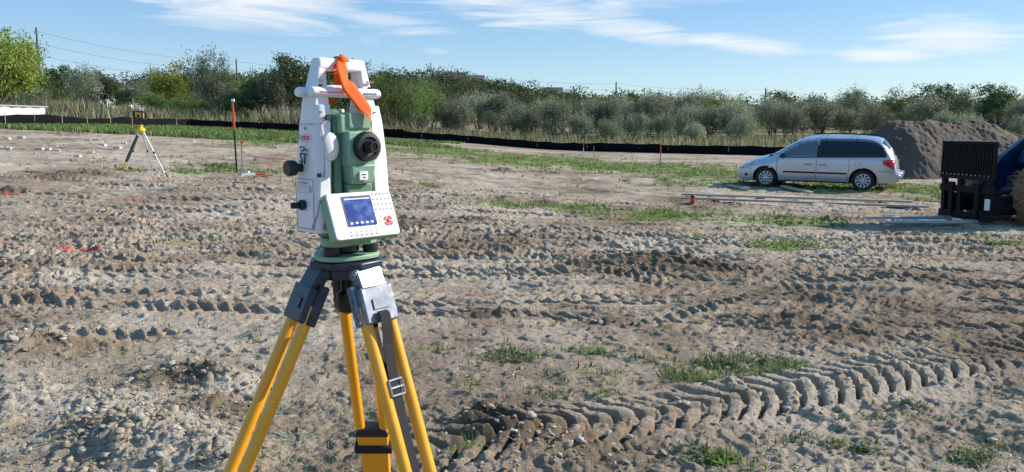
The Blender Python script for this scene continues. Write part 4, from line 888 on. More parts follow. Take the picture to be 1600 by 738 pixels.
# ------------------------------------------------------------------ orange ribbon tied to the handle
rib = pmat('orange_ribbon', (.92, .16, .015), .7, var=.08, scale=25, spec=.4)
_t = rib.node_tree; _b = _t.nodes['Principled BSDF']; _b.inputs['Subsurface Weight'].default_value = .0
_tr = N(_t, 'ShaderNodeBsdfTranslucent', i_Color=(.95, .2, .02, 1)); _ms = N(_t, 'ShaderNodeMixShader', i_0=.35); _t.links.new(_b.outputs[0], _ms.inputs[1]); _t.links.new(_tr.outputs[0], _ms.inputs[2]); _t.links.new(_ms.outputs[0], _t.nodes['Material Output'].inputs[0])
def ribbon(path, widths, wdirs, name, parent, sub=5):
    # path: local points; each with a width direction
    rows = []; n = len(path)
    def cr(a, b, c, d, t): return ((2 * b) + (c - a) * t + (2 * a - 5 * b + 4 * c - d) * t * t + (3 * b - a - 3 * c + d) * t ** 3) * .5
    Pp = [Vector(p) for p in path]; D = [Vector(d).normalized() * w / 2 for d, w in zip(wdirs, widths)]
    for k in range(n - 1):
        for i in range(sub + (k == n - 2)):
            t = i / sub; g = lambda A: cr(A[max(k - 1, 0)], A[k], A[k + 1], A[min(k + 2, n - 1)], t)
            c, d = g(Pp), g(D); nrm = Vector((0, -1, 0))
            rows.append([c - d, c - d * .5 + nrm * .0004, c + nrm * .0002, c + d * .5 + nrm * .0006, c + d])
    return MB().grid(rows).build(name, rib, parent, thick=.0006, ang=180)
rbn = empty('ribbon', O, R(45)); tag(rbn, 'bright orange flagging ribbon tied round the white instrument handle', 'ribbon')
ribbon([(-.004, -.013, .354), (-.008, -.021, .341), (-.010, -.028, .322), (-.006, -.036, .300), (.000, -.044, .281), (.007, -.050, .262), (.012, -.055, .245), (.016, -.057, .237), (.021, -.0590, .222), (.0220, -.0595, .207), (.0225, -.0595, .198)],
       [.012, .021, .031, .030, .029, .028, .026, .019, .008, .003, .0025], [(1, 0, .1), (1, 0, -.3), (.8, .3, -.5), (.95, .2, .35), (.93, .1, .4), (.93, .1, .4), (.95, 0, .35), (.9, .2, .3), (.5, .8, .1), (.3, 1, 0), (.3, 1, 0)], 'long_tail', rbn)
ribbon([(-.026, -.013, .3345), (-.015, -.0150, .340), (-.002, -.0145, .349), (.004, -.006, .3565), (.003, .008, .3560), (0, .016, .345), (-.004, .015, .330), (-.006, 0, .3265), (-.006, -.013, .331)],
       [.004, .012, .016, .017, .016, .016, .014, .014, .012], [(.2, 0, 1), (.4, 0, 1), (1, 0, .3), (1, 0, 0), (1, 0, 0), (1, 0, 0), (1, 0, 0), (1, 0, 0), (1, 0, 0)], 'loop', rbn)
m = MB(); m.lathe([(.001, -.008), (.007, -.005), (.0085, 0), (.006, .005), (.001, .008)], 9, XM((-.003, -.014, .351), (.5, .3, 0)) @ Matrix.Diagonal((1, .8, .9, 1))); m.hexa([(-.009, -.018, .348), (.014, -.014, .350), (.014, -.008, .350), (-.009, -.010, .348)], [(-.003, -.014, .361), (.004, -.012, .359), (.004, -.008, .359), (-.003, -.010, .361)]); m.build('knot', rib, rbn, ang=25)
ribbon([(.001, .014, .346), (.006, .017, .332), (.010, .019, .318), (.006, .018, .302), (-.006, .020, .288), (-.012, .016, .272), (-.004, .018, .266), (.004, .012, .270)], [.016, .018, .018, .017, .016, .014, .012, .008], [(1, 0, 0), (.9, .3, .2), (.9, .2, .3), (1, 0, .1), (1, 0, 0), (.8, 0, .4), (.3, 0, 1), (.2, 0, 1)], 'short_tail', rbn)
zmap(rbn)
# ------------------------------------------------------------------ tripod
YEL = pmat('yellow_lacquer', (.84, .365, .008), .32, var=.06, scale=25, coat=.4, wear=((.50, .36, .16), .625))
DKM = pmat('scuffed_dark_metal', (.035, .042, .060), .38, metal=.35, var=.35, scale=45, wear=((.45, .47, .50), .665))
SLV = pmat('scuffed_plate', (.20, .225, .26), .36, metal=.45, var=.25, scale=45, wear=((.62, .64, .68), .585))
WEB = pmat('black_webbing', (.014, .014, .016), .85, var=.3, scale=200, bump=.001)
HZ = O.z - .001; tp = empty('tripod', (O.x + .003, O.y + .002, 0)); tag(tp, 'yellow surveying tripod with dark scuffed head and black carrying strap', 'tripod')
def octa(r, rot=0, n=8): return [(r * math.cos(2 * PI * (i + .5) / n + rot), r * math.sin(2 * PI * (i + .5) / n + rot)) for i in range(n)]
m = MB(); m.prism(octa(.066, .2), HZ - .014, HZ - .001); m.lathe([(.030, HZ - .016), (.030, HZ - .0005)], 24); m.build('head_plate', DKM, tp, .003)
m = MB(); m.prism(octa(.056, .2), HZ - .032, HZ - .013); m.build('head_rim', DKM, tp, .003)
MB().lathe([(.004, HZ - .10), (.017, HZ - .094), (.019, HZ - .085), (.019, HZ - .062), (.012, HZ - .058), (.012, HZ - .03)], 20).build('centring_screw', PB, tp)
def leg(az, mat_br, spread=.40, strap=False, z_clamp=1.06, wtop=.025):
    d = Vector((math.cos(az), math.sin(az), 0)); t = Vector((-math.sin(az), math.cos(az), 0)); up = Vector((0, 0, 1))
    ax = (d * spread - up).normalized(); nrm = (d + up * spread).normalized()   # ax: down the leg, nrm: outward face
    top = d * .054 + up * (HZ - .016)
    lg = empty('leg'); lg.parent = tp
    def pt(l, s, o): return top + ax * l + t * s + nrm * o
    # bracket: outer face plate and two cheeks
    m = MB(); w0, w1 = .027, .0345
    m.hexa([pt(.092, -w1, -.004), pt(.092, w1, -.004), pt(.092, w1, .012), pt(.092, -w1, .012)], [pt(.030, -w1 * .98, -.004), pt(.030, w1 * .98, -.004), pt(.030, w1 * .98, .014), pt(.030, -w1 * .98, .014)])
    for s in (-1, 1): m.hexa([pt(.092, s * w1 - .006, -.017), pt(.092, s * w1 + .006, -.017), pt(.092, s * w1 + .006, .0), pt(.092, s * w1 - .006, .0)], [pt(.022, s * w1 * .96 - .006, -.017), pt(.022, s * w1 * .96 + .006, -.017), pt(.022, s * w1 * .96 + .006, .0), pt(.022, s * w1 * .96 - .006, .0)])
    br = m.build('bracket', mat_br, lg, .003)
    m = MB(); m.hexa([pt(.034, -w0, -.010), pt(.034, w0, -.010), pt(.034, w0, .011), pt(.034, -w0, .011)], [pt(-.004, -w0, -.012), pt(-.004, w0, -.012), pt(-.004, w0, .006), pt(-.004, -w0, .006)]); m.cyl(pt(.004, -.030, -.004), pt(.004, .030, -.004), .010); m.build('hinge', mat_br, lg, .0025)
    MB().hexa([pt(.070, -.016, .0125), pt(.070, .016, .0125), pt(.070, .016, .0150), pt(.070, -.016, .0150)], [pt(.052, -.016, .0133), pt(.052, .016, .0133), pt(.052, .016, .0158), pt(.052, -.016, .0158)]).build('name_plate', mat_br, br, .0005)
    for s in (-1, 1):
        for l_ in (.045, .080): MB().cyl(pt(l_, s * (w1 + .004), -.006), pt(l_, s * (w1 + .0085), -.006), .0035, n=10).build('screw', mat_br, br)
    Lr = (HZ - z_clamp) / -ax.z
    for s in (-1, 1):
        a = pt(.060, s * .026, -.004); b = pt(Lr, s * wtop, -.004); MB().tube([a, (a + b) / 2, b], .0104, 18).build('rod', YEL, lg)
    # clamp and lower leg
    m = MB(); m.hexa([pt(Lr + .014, -.034, -.018), pt(Lr + .014, .034, -.018), pt(Lr + .014, .034, .016), pt(Lr + .014, -.034, .016)], [pt(Lr - .004, -.030, -.016), pt(Lr - .004, .030, -.016), pt(Lr - .004, .030, .012), pt(Lr - .004, -.030, .012)]); m.build('clamp', PB, lg, .002)
    m = MB(); m.hexa([pt(Lr + .30, -.020, -.016), pt(Lr + .30, .020, -.016), pt(Lr + .30, .020, .008), pt(Lr + .30, -.020, .008)], [pt(Lr - .002, -.033, -.014), pt(Lr - .002, .033, -.014), pt(Lr - .002, .033, .009), pt(Lr - .002, -.033, .009)]); m.build('lower_board', YEL, lg, .003)
    m = MB(); m.hexa([pt(Lr + .058, -.039, -.021), pt(Lr + .058, .039, -.021), pt(Lr + .058, .039, .016), pt(Lr + .058, -.039, .016)], [pt(Lr + .040, -.039, -.021), pt(Lr + .040, .039, -.021), pt(Lr + .040, .039, .016), pt(Lr + .040, -.039, .016)]); m.build('band', WEB, lg, .003)
    end = top + ax * ((HZ - .06) / -ax.z); foot = end
    gz = float(GZ(tp.location.x + foot.x, tp.location.y + foot.y)[0]); Lf = (top.z - gz) / -ax.z
    m = MB(); m.tube([pt(Lr + .28, 0, -.004), pt(Lf - .12, 0, -.004)], .013, 14); m.build('extension', YEL, lg)
    m = MB(); m.tube([pt(Lf - .13, 0, -.004), pt(Lf - .05, 0, -.004), pt(Lf + .03, 0, -.004)], [.018, .014, .003], 12); c = pt(Lf - .10, 0, .015); m.bar(pt(Lf - .10, 0, .0), pt(Lf - .10, 0, .05), .03, .008, up=tuple(t)); m.build('spike', DKM, lg)
    return pt
leg(R(90), DKM); leg(R(218), DKM, .49)
pt = leg(R(320), SLV, .38)
# strap on the right leg
def web(pts, wdir, w, name, parent):
    rows = [[Vector(p) + wdir * (-w / 2), Vector(p) + wdir * (w / 2)] for p in pts]
    return MB().grid(rows).build(name, WEB, parent, thick=.0015, smooth=False)
st = empty('strap'); st.parent = tp; td = Vector((-math.sin(R(320)), math.cos(R(320)), 0))
web([pt(.075, -.004, .016), pt(.080, -.004, .022), pt(.100, -.003, .018), pt(.13, -.004, .010), pt(.16, -.005, .006), pt(.185, -.006, .004), pt(.21, -.007, .004)], td, .021, 'upper_webbing', st)
web([pt(.088, -.012, -.004), pt(.10, -.013, -.006), pt(.13, -.012, -.010), pt(.16, -.010, -.006), pt(.19, -.007, .001)], td, .020, 'rear_webbing', st)
web([pt(.20, -.007, .004), pt(.22, -.008, .003), pt(.28, -.010, .0), pt(.36, -.009, -.002), pt(.46, -.006, .004), pt(.60, -.004, .022), pt(.70, -.004, .018)], td, .021, 'lower_webbing', st)
m = MB(); l0, l1, c0 = .190, .216, -.007
for a, b in (((l0, -.014), (l0, .014)), ((l1, -.014), (l1, .014)), ((l0, -.014), (l1, -.014)), ((l0, .014), (l1, .014)), (((l0 + l1) / 2, -.014), ((l0 + l1) / 2, .014))): m.cyl(pt(a[0], a[1] + c0, .0075), pt(b[0], b[1] + c0, .0075), .0022, n=8)
m.build('buckle', pmat('worn_steel', (.35, .36, .38), .3, metal=.8, var=.2), st)
# ------------------------------------------------------------------ minivan (local: +X forward, origin on the ground between the axles)
def car_paint():
    m = pmat('silver_blue_paint', (.47, .49, .55), .30, metal=.55, coat=.7, var=.03, scale=2); return m
PAINTC = car_paint(); TINT = pmat('tinted_glass', (.005, .006, .010), .06, coat=.25, spec=.4); RUB = pmat('tyre_rubber', (.022, .021, .020), .85, var=.3, scale=30)
RIM = pmat('silver_wheel', (.50, .52, .56), .38, metal=.5, var=.05); BPL = pmat('black_trim', (.018, .018, .02), .6, var=.1); REDL = pmat('red_lens', (.50, .012, .02), .15, coat=1); AMB = pmat('amber_lens', (.75, .22, .04), .15, coat=1)
CLR = pmat('headlight_lens', (.42, .45, .50), .10, coat=1); FGL = pmat('window_glass_clear', (.07, .095, .12), .05, coat=.7, spec=.7)
vfr, vrr = Vector((8.55, 25.6)), Vector((10.95, 23.9)); ctr = (vfr + vrr) / 2; hd_ = (vfr - vrr).normalized()
zf, zr = float(base(*vfr)), float(base(*vrr))
van = empty('minivan', (ctr.x, ctr.y, (zf + zr) / 2 + .0), PI - R(29.5)); van.scale = (.985, 1, .965); van.rotation_euler.rotate_axis('Y', -math.atan2(zf - zr, 2.88))
tag(van, 'silver blue minivan with dark tinted windows parked in front of the dirt pile', 'minivan')
_PX = [-2.44, -2.41, -2.38, -2.34, -2.29, -2.24, -2.12, -2.00, -1.86, -1.70, -1.3, -.6, -.05, .25, .42, .62, .85, 1.10, 1.33, 1.42, 1.60, 1.80, 2.00, 2.14, 2.24, 2.31, 2.36, 2.38]
_PT = [.56, .62, .635, .66, .98, 1.10, 1.33, 1.50, 1.63, 1.680, 1.715, 1.735, 1.725, 1.690, 1.635, 1.53, 1.395, 1.24, 1.10, 1.075, 1.035, .985, .915, .845, .765, .68, .58, .50]
_BX = [-2.44, -2.40, -2.2, -1.9, 1.9, 2.15, 2.3, 2.38]; _BZ = [.40, .32, .28, .26, .22, .22, .26, .36]
def zt_(x): return float(np.interp(x, _PX, _PT))
def zb_(x): return float(np.interp(x, _BX, _BZ))
def wmax(x, z):
    w = .965 - .04 * max(0, (.55 - z) / .3) ** 2
    if z > .98: w -= .36 * (z - .98) + .06 * (z - .98) ** 2
    w -= .012 * math.cos((z - .75) * 9) * 0
    a = max(0, (abs(x) - 1.55)) / .85
    w *= 1 - (.22 if x > 0 else .10) * a ** 2.6
    return w
def yv(x, z):
    b, t = zb_(x), zt_(x); f_ = min(1, max(0, (z - b) / (t - b))); p = 12 if t > 1.3 else 9
    return wmax(x, z) * (max(0, 1 - f_ ** p)) ** .5
def arch(x):
    z = 0
    for c in (1.44, -1.44):
        d = abs(x - c)
        if d < .40: z = max(z, .34 + math.sqrt(max(0, .40 ** 2 - d * d)) * .96)
    return z
xs_ = sorted(set(_PX + [round(c + .40 * math.cos(a), 4) for c in (1.44, -1.44) for a in [PI * i / 16 for i in range(17)]] + [round(c + s * .4005, 4) for c in (1.44, -1.44) for s in (-1, 1)] + [i * .1 for i in range(-20, 20)]))
rows = []
for x in xs_:
    b, t = zb_(x), zt_(x); zs = max(b, arch(x)); fs = [0, .08, .16, .25, .34, .42, .5, .58, .66, .73, .80, .86, .905, .94, .965, .982, .993, .998]
    f0 = (zs - b) / (t - b); half = []
    for q in fs:
        f_ = f0 + (1 - f0) * q; z = b + (t - b) * f_; half.append((x, yv(x, z), z))
    yl = half[-1][1]; top = [(x, yl * k, t + .018 * (1 - k * k) * (1 if t > 1.2 else .6)) for k in (.75, .45, .15)]
    half = half + top; rows.append([(a, y, z) for a, y, z in half] + [(a, -y, z) for a, y, z in half[::-1]])
bm_ = MB().grid(rows); n_ = len(rows[0]); bm_.f.append(tuple(range(n_))); bm_.f.append(tuple((len(rows) - 1) * n_ + i for i in range(n_)))
body = bm_.build('body', PAINTC, van, ang=32)
def side_patch(poly_top, poly_bot, x0, x1, off, name, mat, par, sides=(1, -1), n=24, m=6):
    """surface piece that hugs the side between two height curves"""
    for s in sides:
        rws = []
        for j in range(m + 1):
            rws.append([(lambda x, z: (x, s * (yv(x, z) + off), z))(x0 + (x1 - x0) * i / n, float(np.interp(x0 + (x1 - x0) * i / n, *poly_bot)) + (float(np.interp(x0 + (x1 - x0) * i / n, *poly_top)) - float(np.interp(x0 + (x1 - x0) * i / n, *poly_bot))) * j / m) for i in range(n + 1)])
        MB().grid(rws).build(name, mat, par, thick=.004, ang=60)
BT = ([-2.1, -.08, 1.12], [1.065, 1.015, .985])
# front door glass, then the dark rear glass
side_patch(([-.10, .1, .28, .42, .62, .84, 1.06], [1.615, 1.610, 1.585, 1.525, 1.415, 1.255, 1.075]), BT, -.085, 1.06, .004, 'front_side_window', FGL, van)
side_patch(([-2.06, -2.02, -1.94, -1.84, -1.66, -1.4, -.11], [1.10, 1.25, 1.37, 1.47, 1.565, 1.61, 1.62]), BT, -2.055, -.115, .004, 'rear_side_window', TINT, van)
for s in (1, -1):
    m = MB(); m.grid([[(x, s * (yv(x, z) + .007), z) for z in (1.03, 1.2, 1.38, 1.61)] for x in (-.115, -.085)]); m.build('door_pillar', BPL, van, thick=.003)
    m = MB(); m.grid([[(x, s * (yv(x, z) + .007), z) for z in (1.05, 1.2, 1.38, 1.60)] for x in (-1.12, -1.105)]); m.build('window_seam', BPL, van, thick=.003)
side_patch(([-1, 1], [.565, .575]), ([-1, 1], [.510, .52]), -.98, -.10, .012, 'side_moulding', BPL, van, n=8, m=2)
side_patch(([-1, 1], [.565, .575]), ([-1, 1], [.510, .52]), -.07, .90, .012, 'side_moulding', BPL, van, n=8, m=2)
for s in (1, -1):
    for x0, nm in ((-.085, 'door_seam'), (1.07, 'door_seam'), (-1.03, 'door_seam')):
        pts = [(x0 + (.03 * math.sin((z - .3) * 3) if x0 > 1 else (-.10 * max(0, .7 - z) if x0 > -.5 and 0 else (.14 * (.6 - z) if x0 < -1 and z < .6 else 0))), s * (yv(x0, z) + .002), z) for z in [.27 + .06 * i for i in range(13)]]
        MB().tube(pts, .006, 4).build(nm, BPL, van)
    MB().tube([(x, s * (yv(x, .235) - .01), .262) for x in [-.98 + .2 * i for i in range(11)]], .03, 6).build('sill', BPL, van)
    for x0 in (.16, -.27):
        m = MB(); y0 = s * (yv(x0, .79) + .012); m.box((x0 - .10, min(y0, y0 - s * .02), .775), (x0 + .10, max(y0, y0 - s * .02), .815)); m.build('door_handle', BPL, van, .008)
        m = MB(); y0 = s * (yv(x0, .79) + .022); m.box((x0 - .08, min(y0, y0 - s * .02), .787), (x0 + .08, max(y0, y0 - s * .02), .806)); m.build('handle_grip', PAINTC, van, .004)
    # mirror
    m = MB(); m.hexa([(.88, s * .90, 1.00), (1.02, s * .90, 1.00), (1.02, s * 1.12, 1.02), (.90, s * 1.12, 1.02)], [(.88, s * .88, 1.13), (.99, s * .88, 1.11), (.97, s * 1.10, 1.13), (.88, s * 1.12, 1.17)]); m.build('mirror', BPL, van, .02)
    # arches' inner wells and wheels
    for wx in (1.44, -1.44):
        rws = []
        for i in range(17):
            a = PI * i / 16; rws.append([(wx + .405 * math.cos(a), s * (yv(wx + .405 * math.cos(a), .6) - .01), .335 + .39 * math.sin(a)), (wx + .405 * math.cos(a), s * .55, .335 + .39 * math.sin(a))])
        MB().grid(rws).build('wheel_well', BPL, van, thick=.01)
        MB().tube([(wx + .405 * math.cos(PI * i / 16), s * (yv(wx + .405 * math.cos(PI * i / 16), .36 + .38 * math.sin(PI * i / 16)) + .002), .345 + .385 * math.sin(PI * i / 16)) for i in range(17)], .012, 5).build('arch_lip', PAINTC, van)
        wh = empty('wheel', (wx, s * .815, .33)); wh.parent = van
        Mw = Matrix.Rotation(-s * PI / 2, 4, 'X')
        MB().lathe([(.205, -.10), (.27, -.108), (.315, -.095), (.330, -.07), (.330, .07), (.315, .095), (.27, .108), (.215, .100), (.20, .06)], 40, Mw, False).build('tyre', RUB, wh, ang=30)
        m = MB(); m.lathe([(.208, .060), (.214, .098), (.198, .098), (.190, .075)], 40, Mw, False); m.lathe([(.010, .078), (.055, .078), (.052, .096), (.03, .104), (.01, .104)], 24, Mw)
        for k in range(10):
            a = 2 * PI * k / 10; ca, sa = math.cos(a), math.sin(a)
            def q(r_, w_, z_): return Mw @ Vector((r_ * ca - w_ * sa, r_ * sa + w_ * ca, z_))
            m.hexa([q(.04, -.012, .074), q(.04, .012, .074), q(.20, .030, .070), q(.20, -.030, .070)], [q(.04, -.012, .094), q(.04, .012, .094), q(.20, .026, .092), q(.20, -.026, .092)])
        m.build('rim', RIM, wh, ang=30); MB().lathe([(.02, .045), (.205, .045), (.205, .05), (.02, .05)], 32, Mw).build('brake_disc', BPL, wh)
    # lamps
    rws = [[(x, s * (yv(x, z) + .006), z) for z in np.linspace(float(np.interp(x, [1.84, 2.0, 2.24], [.745, .69, .655])), float(np.interp(x, [1.84, 2.0, 2.24], [.80, .845, .775])), 5)] for x in np.linspace(1.93, 2.245, 8)]
    MB().grid(rws).build('headlight', CLR, van, thick=.006)
    rws = [[(x, s * (yv(x, z) + .006), z) for z in np.linspace(float(np.interp(x, [1.80, 1.84, 2.0], [.765, .74, .69])), float(np.interp(x, [1.80, 1.84, 2.0], [.79, .815, .845])), 5)] for x in np.linspace(1.80, 1.925, 5)]
    MB().grid(rws).build('indicator', AMB, van, thick=.006)
    rws = [[(x, s * (yv(x, z) + .008), z) for z in np.linspace(float(np.interp(x, [-2.28, -2.2, -1.96], [.70, .73, .86])), float(np.interp(x, [-2.28, -2.2, -1.96], [.96, 1.0, .985])), 6)] for x in np.linspace(-2.285, -1.96, 9)]
    MB().grid(rws).build('tail_light', REDL, van, thick=.012)
    MB().tube([(x, s * (yv(x, 1.45) - .085), zt_(x) + .055) for x in np.linspace(.10, -1.75, 14)], .018, 6).build('roof_rail', BPL, van)
    y0 = s * (yv(1.9, .30)); 
    MB().lathe([(.01, 0), (.05, 0), (.05, .02), (.01, .02)], 16, XM((2.06, s * (yv(2.06, .40) - .005), .42), (-s * PI / 2, 0, 0))).build('fog_lamp', BPL, van)
    MB().box((.86, s * .80 - .09, .16), (.90, s * .80 + .09, .46)).build('mud_flap', BPL, van)
for x in (-.25, -1.15): MB().tube([(x, y, zt_(x) + .075) for y in (-.60, -.3, 0, .3, .60)], .018, 6).build('roof_crossbar', BPL, van)
# bumper lines
side_patch(([-2.44, -1.84], [.635, .635]), ([-2.44, -1.84], [.622, .622]), -2.40, -1.86, .003, 'bumper_seam', BPL, van, n=8, m=1)
side_patch(([1.8, 2.3], [.632, .632]), ([1.8, 2.3], [.62, .62]), 1.84, 2.30, .003, 'bumper_seam', BPL, van, n=8, m=1)
m = MB(); m.hexa([(-2.40, -.80, .50), (-1.95, -.92, .50), (-1.95, .92, .50), (-2.40, .80, .50)], [(-2.42, -.78, .64), (-1.95, -.93, .64), (-1.95, .93, .64), (-2.42, .78, .64)])
MB().hexa([(-2.47, -.74, .42), (-2.30, -.86, .36), (-2.30, .86, .36), (-2.47, .74, .42)], [(-2.485, -.72, .60), (-2.30, -.87, .64), (-2.30, .87, .64), (-2.485, .72, .60)]).build('rear_bumper', PAINTC, van, .03, seg=3)
MB().hexa([(2.30, -.70, .24), (2.37, -.66, .28), (2.37, .66, .28), (2.30, .70, .24)], [(2.30, -.70, .50), (2.40, -.64, .50), (2.40, .64, .50), (2.30, .70, .50)]).build('front_bumper', PAINTC, van, .03, seg=3)
for zz in (.57, .60, .63, .66): MB().box((2.315, -.30, zz), (2.372 - (zz - .57) * .3, .30, zz + .014)).build('grille_bar', BPL, van)
side = []
def top_patch(x0, x1, ya, yb, off, name, mat, n=10, m=14):
    rws = []
    for i in range(n + 1):
        x = x0 + (x1 - x0) * i / n; w_ = ya + (yb - ya) * i / n; row = []
        for j in range(m + 1):
            y = -w_ + 2 * w_ * j / m; t = zt_(x); yl = yv(x, zb_(x) + (t - zb_(x)) * .998); z = t + .018 * (1 - min(1, (abs(y) / yl)) ** 2) if abs(y) < yl else t
            if abs(y) >= yl:
                lo, hi = 1.0, t
                for _ in range(18):
                    mid = (lo + hi) / 2
                    if yv(x, mid) > abs(y): lo = mid
                    else: hi = mid
                z = lo
            row.append((x + off * .5, y, z + off))
        rws.append(row)
    MB().grid(rws).build(name, mat, van, ang=60)
top_patch(.47, 1.31, .60, .74, .010, 'windscreen', FGL)
top_patch(-2.24, -1.90, .66, .60, .010, 'rear_window', TINT)
for y in (-.35, .25): MB().tube([(1.40, y, 1.10), (1.30, y + .1, 1.135), (1.18, y + .55 * (1 if y < 0 else .7), 1.215)], .010, 5).build('wiper', BPL, van)
MB().box((1.33, -.62, 1.075), (1.48, .62, 1.088)).build('cowl', BPL, van, .004)
for s in (1,): 
    pts = [(-1.27 + .075 * (abs(math.cos(a)) ** .5) * (1 if math.cos(a) > 0 else -1), s * (yv(-1.27, .83) + .001), .84 + .075 * (abs(math.sin(a)) ** .5) * (1 if math.sin(a) > 0 else -1)) for a in [2 * PI * i / 20 for i in range(21)]]
    MB().tube(pts, .004, 4).build('fuel_door', BPL, van)
MB().box((-2.1, -.72, .22), (2.1, .72, .34)).build('underbody', BPL, van)
MB().box((-1.2, -.7, .34), (1.2, .7, .9)).build('interior', BPL, van)
# ------------------------------------------------------------------ loader with pallet forks (local: +X forward)
BLK = pmat('black_painted_steel', (.006, .0065, .009), .6, var=.3, scale=6, wear=((.06, .05, .04), .76), spec=.2); NAVY = pmat('navy_paint', (.008, .020, .075), .32, var=.1, scale=4, coat=.4)
MUD = pmat('muddy_tyre', (.27, .17, .10), .95, var=.3, scale=5, bump=.02); STEEL = pmat('worn_fork_steel', (.42, .40, .37), .5, metal=.3, var=.3, scale=10)
GRYM = pmat('grey_machine_paint', (.12, .13, .15), .5, var=.1)
LO = (8.42, 14.35); lz = float(base(*LO)); HD = PI + R(9)
ld = empty('loader', (LO[0], LO[1], lz), HD); tag(ld, 'muddy navy blue loader with black pallet fork carriage at the right edge', 'loader')
# carriage and guard : y from -.65 to .65, x = 0 plane
m = MB()
m.box((-.03, -.66, 1.52), (.04, .66, 1.56)); m.box((-.03, -.66, .86), (.04, .66, .93))
m.build('guard_frame', BLK, ld, .004)
NS = 22
for i in range(NS):
    y = -.66 + (1.32 - .035) * i / (NS - 1); MB().box((-.02, y, .93), (.028, y + .037, 1.52)).build('guard_bar', BLK, ld, .002)
MB().box((-.035, -.665, .925), (-.021, .665, 1.525)).build('guard_plate', BLK, ld)
m = MB(); m.box((-.06, -.66, .62), (.02, .66, .74)); m.build('upper_rail', BLK, ld, .006); MB().box((-.06, -.66, .12), (.02, .66, .26)).build('lower_rail', BLK, ld, .006)
for y in (-.62, -.2, .5):
    MB().hexa([(-.10, y, .14), (.0, y, .14), (.0, y + .09, .14), (-.10, y + .09, .14)], [(-.06, y, .90), (.03, y, .90), (.03, y + .09, .90), (-.06, y + .09, .90)]).build('upright', BLK, ld, .004)
for y in (-.33, .33):
    m = MB(); m.box((.0, y - .05, .03), (.05, y + .05, .80)); m.box((.0, y - .07, .70), (.07, y + .07, .80)); m.build('fork_shank', BLK, ld, .006)
    MB().hexa([(.0, y - .06, .08), (1.8, y - .05, .12), (1.8, y + .05, .12), (.0, y + .06, .08)], [(.0, y - .06, .145), (1.8, y - .05, .15), (1.8, y + .05, .15), (.0, y + .06, .145)]).build('fork_tine', STEEL, ld, .004)
MB().box((.021, .52, .34), (.026, .64, .54)).build('warning_label', WHITEP, ld)
for i in range(12): MB().box((.029, -.60 + i * .105, .935), (.034, -.575 + i * .105, .955)).build('light_dot', STEEL, ld)  # bright steel chips stand in for light showing through a row of holes
MB().box((-.03, -.66, 1.561), (.04, .66, 1.572)).build('top_strip', STEEL, ld)  # pale steel strip along the top of the guard
# lift arms and links
for y in (-.52, .40):
    m = MB(); m.prism([(-.10, .30), (-.08, .48), (-.5, .62), (-.80, .92), (-1.05, 1.25), (-1.5, 1.60), (-2.3, 1.95), (-2.4, 1.50), (-1.45, 1.05), (-.95, .45), (-.4, .26)], -.06, .06, Matrix.Translation((0, y + .06, 0)) @ Matrix.Rotation(PI / 2, 4, 'X')); m.build('lift_arm', NAVY, ld, .01)
    MB().box((-.88, y - .075 + .06, .24), (-.05, y + .075 + .06, .58)).build('quick_coupler', BLK, ld, .02)
    MB().tube([(-.2, y + .02, .6), (-.4, y - .03, .85), (-.7, y - .01, .82), (-1.1, y + .0, 1.28)], .018, 6).build('hydraulic_hose', BLK, ld)

    MB().cyl((-.2, y + .06, .62), (-.95, y + .06, .72), .04).build('hydraulic_ram', BLK, ld)
MB().box((-.45, -.5, .35), (-.30, .5, .50)).build('cross_tube', BLK, ld, .01)
# hood and cab
m = MB(); m.prism([(-1.45, .85), (-1.3, 1.15), (-1.4, 1.38), (-1.9, 1.68), (-2.6, 1.80), (-2.6, .8)], -.36, .36, Matrix.Rotation(PI / 2, 4, 'X')); m.build('hood', NAVY, ld, .03)
for s in (-1, 1):
    ms_ = [(-.88, .78), (-.87, .92), (-1.12, 1.25), (-1.9, 1.62), (-1.9, 1.54), (-1.25, 1.12)]
    MB().prism(ms_, -.004, .004, Matrix.Translation((0, s * .525 , 0)) @ Matrix.Rotation(PI / 2, 4, 'X')).build('white_stripe', WHITEP, ld)
    MB().prism([(-.905, .83), (-.90, .905), (-1.13, 1.22), (-1.88, 1.60), (-1.88, 1.56), (-1.25, 1.16)], -.004, .004, Matrix.Translation((0, s * .531, 0)) @ Matrix.Rotation(PI / 2, 4, 'X')).build('red_stripe', PRED, ld)
m = MB(); m.box((-4.2, -.45, .55), (-1.2, .45, .9)); m.build('chassis', GRYM, ld, .02)
for a, b in (((-2.65, -.65), (-2.7, -.62)), ((-2.65, .65), (-2.7, .62)), ((-3.9, -.65), (-3.8, -.62)), ((-3.9, .65), (-3.8, .62))): MB().bar((a[0], a[1], 1.1), (b[0], b[1], 2.45), .07, .07).build('cab_post', BLK, ld)
MB().box((-4.0, -.72, 2.43), (-2.55, .72, 2.55)).build('cab_roof', NAVY, ld, .04); MB().box((-3.4, -.25, 1.1), (-2.9, .25, 1.25)).box((-3.5, -.25, 1.25), (-3.38, .25, 1.8)).build('seat', BPL, ld, .03)
